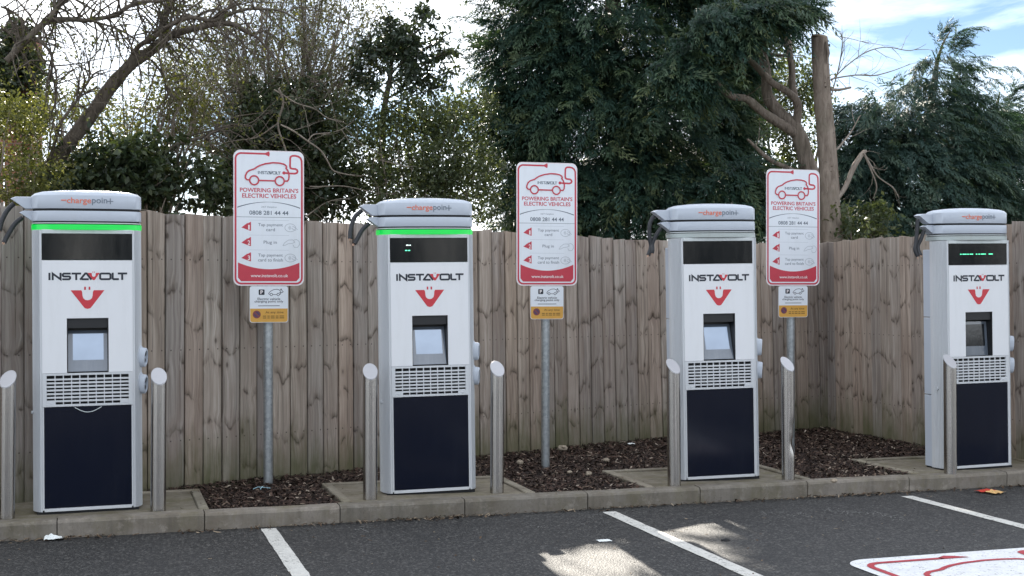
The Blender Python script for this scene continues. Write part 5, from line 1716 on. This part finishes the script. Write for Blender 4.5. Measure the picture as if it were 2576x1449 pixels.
def sprays(pos, ax, size, r, name, mat, parent, roll=0.9):
    """place feathery sprays: ax = growth direction of each"""
    n = len(pos)
    ax = unit(ax)
    up = unit(np.array([0, 0, 1.0]) + r.normal(0, roll * .5, (n, 3)))
    sd = unit(np.cross(up, ax)); nn = np.cross(ax, sd)
    kind = r.integers(0, len(TPL), n)
    Vs, Ts, Cs, off = [], [], [], 0
    tint = r.uniform(0, 1, n)
    o = np.array(parent.location)
    for k, (V, T) in enumerate(TPL):
        m_ = np.where(kind == k)[0]
        if len(m_) == 0: continue
        B = np.stack([ax[m_], sd[m_], nn[m_]], 1) * size[m_][:, None, None]
        X = np.einsum('vk,nkj->nvj', V, B) + pos[m_][:, None, :] - o
        Vs.append(X.reshape(-1, 3))
        Ts.append((T[None] + (np.arange(len(m_)) * len(V))[:, None, None] + off).reshape(-1, 3))
        c = tint[m_][:, None] * .72 + V[None, :, 0] * .28
        Cs.append(np.clip(c, 0, 1).ravel())
        off += len(m_) * len(V)
    return link(name, np_mesh(name, np.concatenate(Vs), np.concatenate(Ts), mat, np.concatenate(Cs), nside=3), parent)

def cypress(rt, blobs, n, axis_uvY, mat, seed, size=(0.30, 0.55), shell=.35, gap=-0.25, gscale=.9, extra=None, clear=True, lift=0.0, wind=0.0):
    r = np.random.default_rng(seed)
    c = blob_points(blobs, n, r, shell, gap, gscale)
    if clear: c = c[~lit_path(c)]
    ctr = np.array(P(*axis_uvY))
    d = c - ctr; d[:, 2] = 0
    d = unit(d) + r.normal(0, .45, c.shape)
    d[:, 2] = r.normal(-0.15 + lift, .28, len(c))
    d += RIGHT * wind - FWD * 0.25
    sz = r.uniform(size[0], size[1], len(c))
    if extra is not None:
        ep, ed, es = extra
        c = np.concatenate([c, ep]); d = np.concatenate([d, ed]); sz = np.concatenate([sz, es])
    sprays(c, d, sz, r, 'crown', M[mat], rt)

def tip_branches(specs, Y, seed, per=16, size=(0.22, 0.42), spread=.35):
    """branch ends that feather out against the sky: (u0,v0,u1,v1)"""
    rr = np.random.default_rng(seed)
    pp_, dd_, ss_ = [], [], []
    for (u0, v0, u1, v1) in specs:
        a, b = np.array(P(u0, v0, Y)), np.array(P(u1, v1, Y - .1))
        ax = unit(b - a)
        for i in range(per):
            t = (i + .5) / per
            pp_.append(a + (b - a) * t + rr.normal(0, .02, 3) + UP * .06 * math.sin(math.pi * t))
            dd_.append(ax + rr.normal(0, spread, 3) * (1 - .5 * t) + np.array([0, 0, -.1]))
            ss_.append(rr.uniform(*size) * (1 - .45 * t))
    return np.array(pp_), np.array(dd_), np.array(ss_)

# big dark cypress in the middle
rt = tree_root('cypress_tree', 1560, 19.0, 'huge dark cypress with drooping sprays filling the sky above the third station', 'tree')
tk = MB(); pts_, rad_ = wig([P(1560, 760, 19.0), P(1555, 400, 19.0), P(1540, 100, 19.1), P(1545, -250, 19.1), P(1550, -560, 19.1)], [.2, .17, .14, .09, .02], 9, amp=.05); tk.tube(pts_, rad_, 12)
build_wood(tk, 'trunk', M['bark_cyp'], rt)
tips_ = tip_branches([(1260, 70, 1142, 48), (1280, 45, 1188, 2), (1300, 100, 1160, 96), (1250, 140, 1178, 130), (1300, 30, 1240, -30), (1260, 180, 1172, 205), (1290, 220, 1190, 248), (1280, 20, 1210, -20), (1300, 160, 1200, 170), (1330, 60, 1220, 60),
                      (1900, 40, 2085, 2), (1900, 70, 2030, 50), (1880, 110, 1975, 108), (1860, 20, 2010, -10), (1300, 300, 1210, 320), (1310, 520, 1205, 540), (1300, 430, 1215, 440), (1310, 470, 1235, 500), (1330, 560, 1225, 585)], 18.2, 61, 18)
cypress(rt, [(1400, 130, 170, 150, 18.6, .8), (1560, 60, 260, 160, 18.8, 1.0), (1780, 40, 190, 120, 18.8, .9), (1480, 330, 200, 170, 18.4, .9), (1680, 300, 190, 190, 18.5, 1.0), (1340, 300, 110, 130, 18.5, .6),
             (1620, 500, 270, 130, 18.2, .8), (1400, 500, 130, 120, 18.2, .6), (1820, 500, 130, 110, 18.3, .6), (1820, 190, 80, 110, 18.6, .6), (1500, -150, 220, 170, 19.0, .9), (1700, -140, 200, 170, 19.0, .9), (1600, -350, 150, 170, 19.1, .7), (1800, 350, 70, 110, 18.7, .5), (1930, 30, 70, 50, 18.8, .5), (1230, -200, 150, 120, 18.7, .8), (1350, -120, 130, 100, 18.7, .8), (1230, -420, 180, 130, 18.8, .8), (1720, 180, 65, 80, 16.6, .35, 1.5), (1830, 55, 100, 62, 16.4, .4, 2), (1950, 18, 80, 36, 16.5, .3, 2), (1850, 490, 90, 90, 17.2, .4, 1.5)],  # upper left lobes, above the frame, were added to shade the asphalt
        12500, (1550, 200, 19.4), 'lf_cyp', 62, (0.28, 0.66), .15, -0.40, .8, tips_)

# leafy growth seen between the trunks
shrub('sunlit_shrub', 1960, 20.0, 'light green sunlit leaves seen between the bare trunks',
      [(1950, 220, 70, 90, 20.0, .5), (1920, 380, 90, 110, 20.0, .5), (2010, 330, 50, 100, 20.2, .5), (1990, 180, 60, 70, 20.4, .5), (2060, 260, 50, 90, 20.4, .4), (1950, 470, 90, 60, 20, .5)], 1700, 'lf_mid', 63, 9, (0.045, 0.085), .5, -0.12, 1.8, .28, stems=16, clear=False)
shrub('low_shrub', 2150, 16.6, 'small bright leaved shrub just above the fence corner',
      [(2150, 585, 40, 30, 16.2, .3), (2200, 560, 40, 50, 16.4, .3), (2130, 545, 30, 40, 16.3, .3)], 160, 'lf_mid', 64, 10, (0.05, 0.09), .55, -0.3, 2, .2, stems=6, clear=False)

# multi-stemmed bare cypress trunk
rnd = random.Random(71)
rt = tree_root('bare_trunk', 2090, 16.9, 'bare multi-stemmed cypress trunk with forked limbs behind the third sign', 'tree')
tk = MB(); pts_, rad_ = wig([P(2098, 740, 16.9), P(2085, 600, 16.9), P(2062, 500, 16.9), P(2035, 420, 16.9), P(2012, 350, 16.9), P(1995, 315, 16.9)], [.135, .125, .115, .105, .10, .095], 3, amp=.02); tk.tube(pts_, rad_, 12)
build_wood(tk, 'trunk', M['bark_cyp'], rt)
LB = [([(2000, 330), (2006, 285), (2005, 258), (1985, 235), (1940, 205), (1905, 170), (1880, 145), (1860, 120)], [.06, .055, .052, .048, .045, .042, .035, .03]),
      ([(1998, 320), (1960, 280), (1930, 240), (1925, 190), (1920, 130), (1925, 70), (1930, 0), (1935, -80)], [.085, .08, .072, .066, .06, .058, .05, .04]),
      ([(2004, 262), (1995, 215), (1990, 150), (1982, 90), (1980, 40), (1984, -60)], [.05, .045, .043, .042, .038, .03]),
      ([(2010, 340), (1975, 318), (1920, 280), (1880, 250), (1840, 240), (1800, 210), (1780, 185), (1740, 165)], [.07, .062, .055, .05, .046, .042, .036, .025]),
      ([(2040, 440), (1990, 425), (1950, 410), (1915, 385), (1880, 350)], [.04, .034, .03, .025, .015]),
      ([(1922, 145), (1890, 130), (1850, 128), (1800, 122)], [.03, .025, .02, .012]),
      ([(1983, 140), (1955, 138), (1925, 132)], [.02, .018, .014]),
      ([(2058, 560), (2045, 520), (2030, 500)], [.04, .03, .02])]
for k, (uv, ra) in enumerate(LB):
    lm = MB(); pts_, rad_ = wig(px(uv, 16.9, [-.3, .2, .3, -.6, -.4, 0, 0, -.2][k]), ra, 70 + k, amp=.02); lm.tube(pts_, rad_, 10)
    for j in range(3):
        i = rnd.randint(4, len(pts_) - 2)
        twig(lm, pts_[i], Vector((rnd.gauss(0, .7), rnd.gauss(0, .4), rnd.gauss(.1, .6))), rnd.uniform(.3, .7), 0.007, rnd, 1, .1, .5, None, 4, (1, 2))
    build_wood(lm, 'limb', M['bark_cyp'], rt)

# sawn-off trunk
rt = tree_root('cut_trunk', 2085, 16.4, 'tall sawn-off trunk standing bare behind the fence corner', 'tree')
tk = MB(); pts_, rad_ = wig([P(2118, 740, 16.4), P(2092, 560, 16.4), P(2084, 420, 16.4), P(2074, 300, 16.4), P(2065, 180, 16.4), P(2061, 95, 16.4)], [.135, .124, .118, .112, .107, .102], 5, amp=.006, rough=.04); tk.tube(pts_, rad_, 18)
# knots and stubs
rnd = random.Random(73)
for k in range(46):
    i = rnd.randint(5, len(pts_) - 3); a = rnd.uniform(math.pi * .9, math.pi * 2.1)
    d = Vector((math.cos(a), math.sin(a), rnd.uniform(.1, .5))).normalized()
    q = pts_[i] + Vector((0, 0, rnd.uniform(-.1, .1))) + d * rad_[i] * .93
    tk.tube([q, q + d * rnd.uniform(.012, .04)], [rnd.uniform(.008, .016), .005], 5)
build_wood(tk, 'trunk', M['bark_pole'], rt)
e = pts_[-1]
cp = MB(); cp.tube([e + Vector((0, 0, -.004)), e + Vector((.004, 0, .02))], [.106, .098], 16); build_wood(cp, 'sawn_top', M['cut_wood'], rt)
sp = MB()
q = P(2079, 150, 16.28)
sp.tube([P(2079, 105, 16.3), P(2083, 135, 16.26), P(2080, 160, 16.26)], [.02, .028, .008], 5)
build_wood(sp, 'splinter', M['bark_cyp'], rt)
for k, (uv, ra) in enumerate([([(2105, 500), (2130, 465), (2150, 415), (2170, 385), (2178, 380)], [.03, .032, .034, .030, .018]), ([(2172, 385), (2192, 430), (2205, 470), (2196, 500)], [.012, .011, .009, .004]),
                              ([(2176, 388), (2205, 440), (2245, 470), (2262, 500)], [.011, .009, .008, .004]), ([(2088, 225), (2110, 226), (2140, 220)], [.022, .018, .014]),
                              ([(2092, 385), (2110, 370), (2140, 330), (2165, 290)], [.014, .013, .010, .005]), ([(2090, 200), (2150, 190), (2200, 190), (2240, 180), (2290, 160)], [.010, .009, .008, .006, .003]),
                              ([(2090, 205), (2130, 165), (2180, 130), (2230, 118), (2290, 128), (2330, 110)], [.009, .008, .007, .006, .005, .002]), ([(2092, 240), (2110, 170), (2118, 110), (2112, 80)], [.009, .008, .006, .003]), ([(2118, 95), (2150, 100), (2190, 112)], [.005, .004, .002])]):
    lm = MB(); p2_, r2_ = wig(px(uv, 16.35, .2), ra, 90 + k, amp=.012); lm.tube(p2_, r2_, 7)
    for j in range(2 if k not in (5, 6, 7) else 8):
        i = rnd.randint(3, len(p2_) - 2)
        t_ = (p2_[i + 1] - p2_[i]).normalized()
        twig(lm, p2_[i], t_ + Vector((rnd.gauss(0, .5), rnd.gauss(0, .4), rnd.gauss(0, .5))), rnd.uniform(.2, .6), 0.0045, rnd, 1, .15, .5, None, 4, (1, 2))
    build_wood(lm, 'limb', M['bark_twig'], rt)

# cypresses on the right with tips blown to the right
rt = tree_root('cypress_tree', 2330, 19.5, 'blue green cypress with a bent wispy top right of the sawn trunk', 'tree', None)
tk = MB(); pts_, rad_ = wig([P(2330, 760, 19.5), P(2330, 500, 19.5), P(2345, 250, 19.5), P(2365, 130, 19.5), P(2395, 75, 19.5)], [.13, .11, .06, .02, .006], 9, amp=.03); tk.tube(pts_, rad_, 10)
build_wood(tk, 'trunk', M['bark_cyp'], rt)
t1 = tip_branches([(2370, 120, 2455, 66), (2375, 140, 2430, 110), (2360, 170, 2560, 175), (2370, 190, 2540, 215), (2365, 210, 2520, 240), (2350, 150, 2300, 180), (2360, 240, 2560, 255), (2350, 200, 2270, 230), (2370, 280, 2560, 300), (2350, 120, 2380, 75), (2340, 260, 2240, 290), (2380, 160, 2470, 150)], 19.3, 81, 18, (.22, .42))
t1 = (t1[0][t1[0][:, 2] > 0], t1[1][t1[0][:, 2] > 0], t1[2][t1[0][:, 2] > 0])
cypress(rt, [(2360, 220, 75, 90, 19.4, .4), (2390, 330, 160, 110, 19.3, .6), (2240, 310, 100, 100, 19.2, .5), (2160, 330, 60, 90, 19.6, .4), (2330, 420, 230, 110, 19.2, .6), (2300, 470, 200, 120, 19.0, .7), (2180, 470, 90, 120, 19.0, .5), (2180, 560, 120, 60, 18.6, .5), (2330, 570, 150, 60, 18.6, .5)],
        3200, (2330, 300, 19.8), 'lf_cyp2', 82, (.28, .52), .3, -.4, 1.0, t1, wind=.35)
rt = tree_root('cypress_tree', 2500, 20.5, 'smaller blue green cypress rising behind the rightmost charging station', 'tree', None)
tk = MB(); pts_, rad_ = wig([P(2500, 760, 20.5), P(2500, 500, 20.5), P(2500, 320, 20.5), P(2515, 230, 20.5)], [.12, .1, .05, .006], 10, amp=.03); tk.tube(pts_, rad_, 10)
build_wood(tk, 'trunk', M['bark_cyp'], rt)
t2 = tip_branches([(2505, 270, 2590, 200), (2505, 290, 2610, 250), (2510, 310, 2640, 270), (2510, 330, 2650, 310), (2500, 330, 2440, 330), (2520, 360, 2660, 340), (2530, 260, 2570, 225)], 20.4, 83, 18, (.22, .4))
cypress(rt, [(2510, 330, 80, 80, 20.4, .4), (2530, 430, 140, 120, 20.2, .6), (2610, 390, 90, 100, 20.3, .5), (2450, 370, 80, 90, 20.3, .5), (2460, 420, 90, 90, 20.3, .5), (2600, 480, 110, 140, 20.2, .6), (2500, 560, 180, 70, 19.8, .6)],
        2800, (2500, 350, 20.9), 'lf_cyp2', 84, (.28, .5), .3, -.4, 1.0, t2, wind=.35)

# --- ivy-clad brick house end with a slate roof, far left
M['brick'] = None
def m_brick():
    k = NT('old red brick')
    co = k.n('ShaderNodeNewGeometry').outputs['Position']
    b = k.n('ShaderNodeTexBrick', Scale=4.4); k.l(k.mapping(co, (1, 0, 1), (0, 0, 0), (R(90), 0, 0)), b.inputs['Vector'])
    b.inputs['Color1'].default_value = (0.23, 0.085, 0.055, 1); b.inputs['Color2'].default_value = (0.30, 0.13, 0.085, 1); b.inputs['Mortar'].default_value = (0.25, 0.22, 0.19, 1)
    k.base(b.outputs[0], .9); k.bump(b.outputs['Fac'], .4, .01)
    return k.m
M['brick'] = m_brick()
M['slate'] = plain('slate roof', (0.075, 0.08, 0.09), .7, var=.3)
YH = 24.0
rt = tree_root('brick_house', -40, YH, 'ivy covered red brick house gable with slate roof at the top left', 'house')
o3 = np.array(rt.location)
a, b_ = P(10, 60, YH), P(78, 260, YH)
wx = (P(78, 200, YH) - P(10, 200, YH)).length
ang = -TH
cz_top = a.z; base_l = Vector((P(10, 0, YH).x, P(10, 0, YH).y, 0)) - Vector((o3[0], o3[1], 0))
MB().box(0, wx, 0, .6, -.1, cz_top - .15, .02).build('chimney', M['brick'], rt, (base_l.x, base_l.y, 0), (0, 0, ang))
MB().box(-4.5, -.35, .2, 0.9, -.1, P(0, 118, YH).z - .25, .01).build('wall', M['brick'], rt, (base_l.x, base_l.y, 0), (0, 0, ang))
zr = P(0, 92, YH).z
MB().add([(-4.6, -.05, zr - .28), (-.32, -.05, zr - .28), (-.32, .5, zr + .05), (-4.6, .5, zr + .05), (-4.6, 1.1, zr - .28), (-.32, 1.1, zr - .28),
          (-4.6, -.05, zr - .38), (-.32, -.05, zr - .38), (-.32, 1.1, zr - .38), (-4.6, 1.1, zr - .38)],
         [(0, 1, 2, 3), (3, 2, 5, 4), (0, 6, 7, 1), (1, 7, 8, 5, 2), (4, 9, 6, 0, 3), (4, 5, 8, 9)]).build('roof', M['slate'], rt, (base_l.x, base_l.y, 0), (0, 0, ang))
r = np.random.default_rng(91)
cL = blob_points([(22, 160, 26, 90, YH - .35, .25), (85, 210, 22, 90, YH - .35, .25), (48, 75, 28, 30, YH - .3, .35), (70, 140, 16, 70, YH - .35, .2), (15, 240, 40, 60, YH - .35, .25), (90, 280, 40, 60, YH - .4, .3)], 720, r, .3, -.3, 1.5)
lv = Leaves(); twig_leaves(lv, cL, r, 9, .22, (.07, .12), .7); lv.build('ivy', M['lf_ivy'], rt)
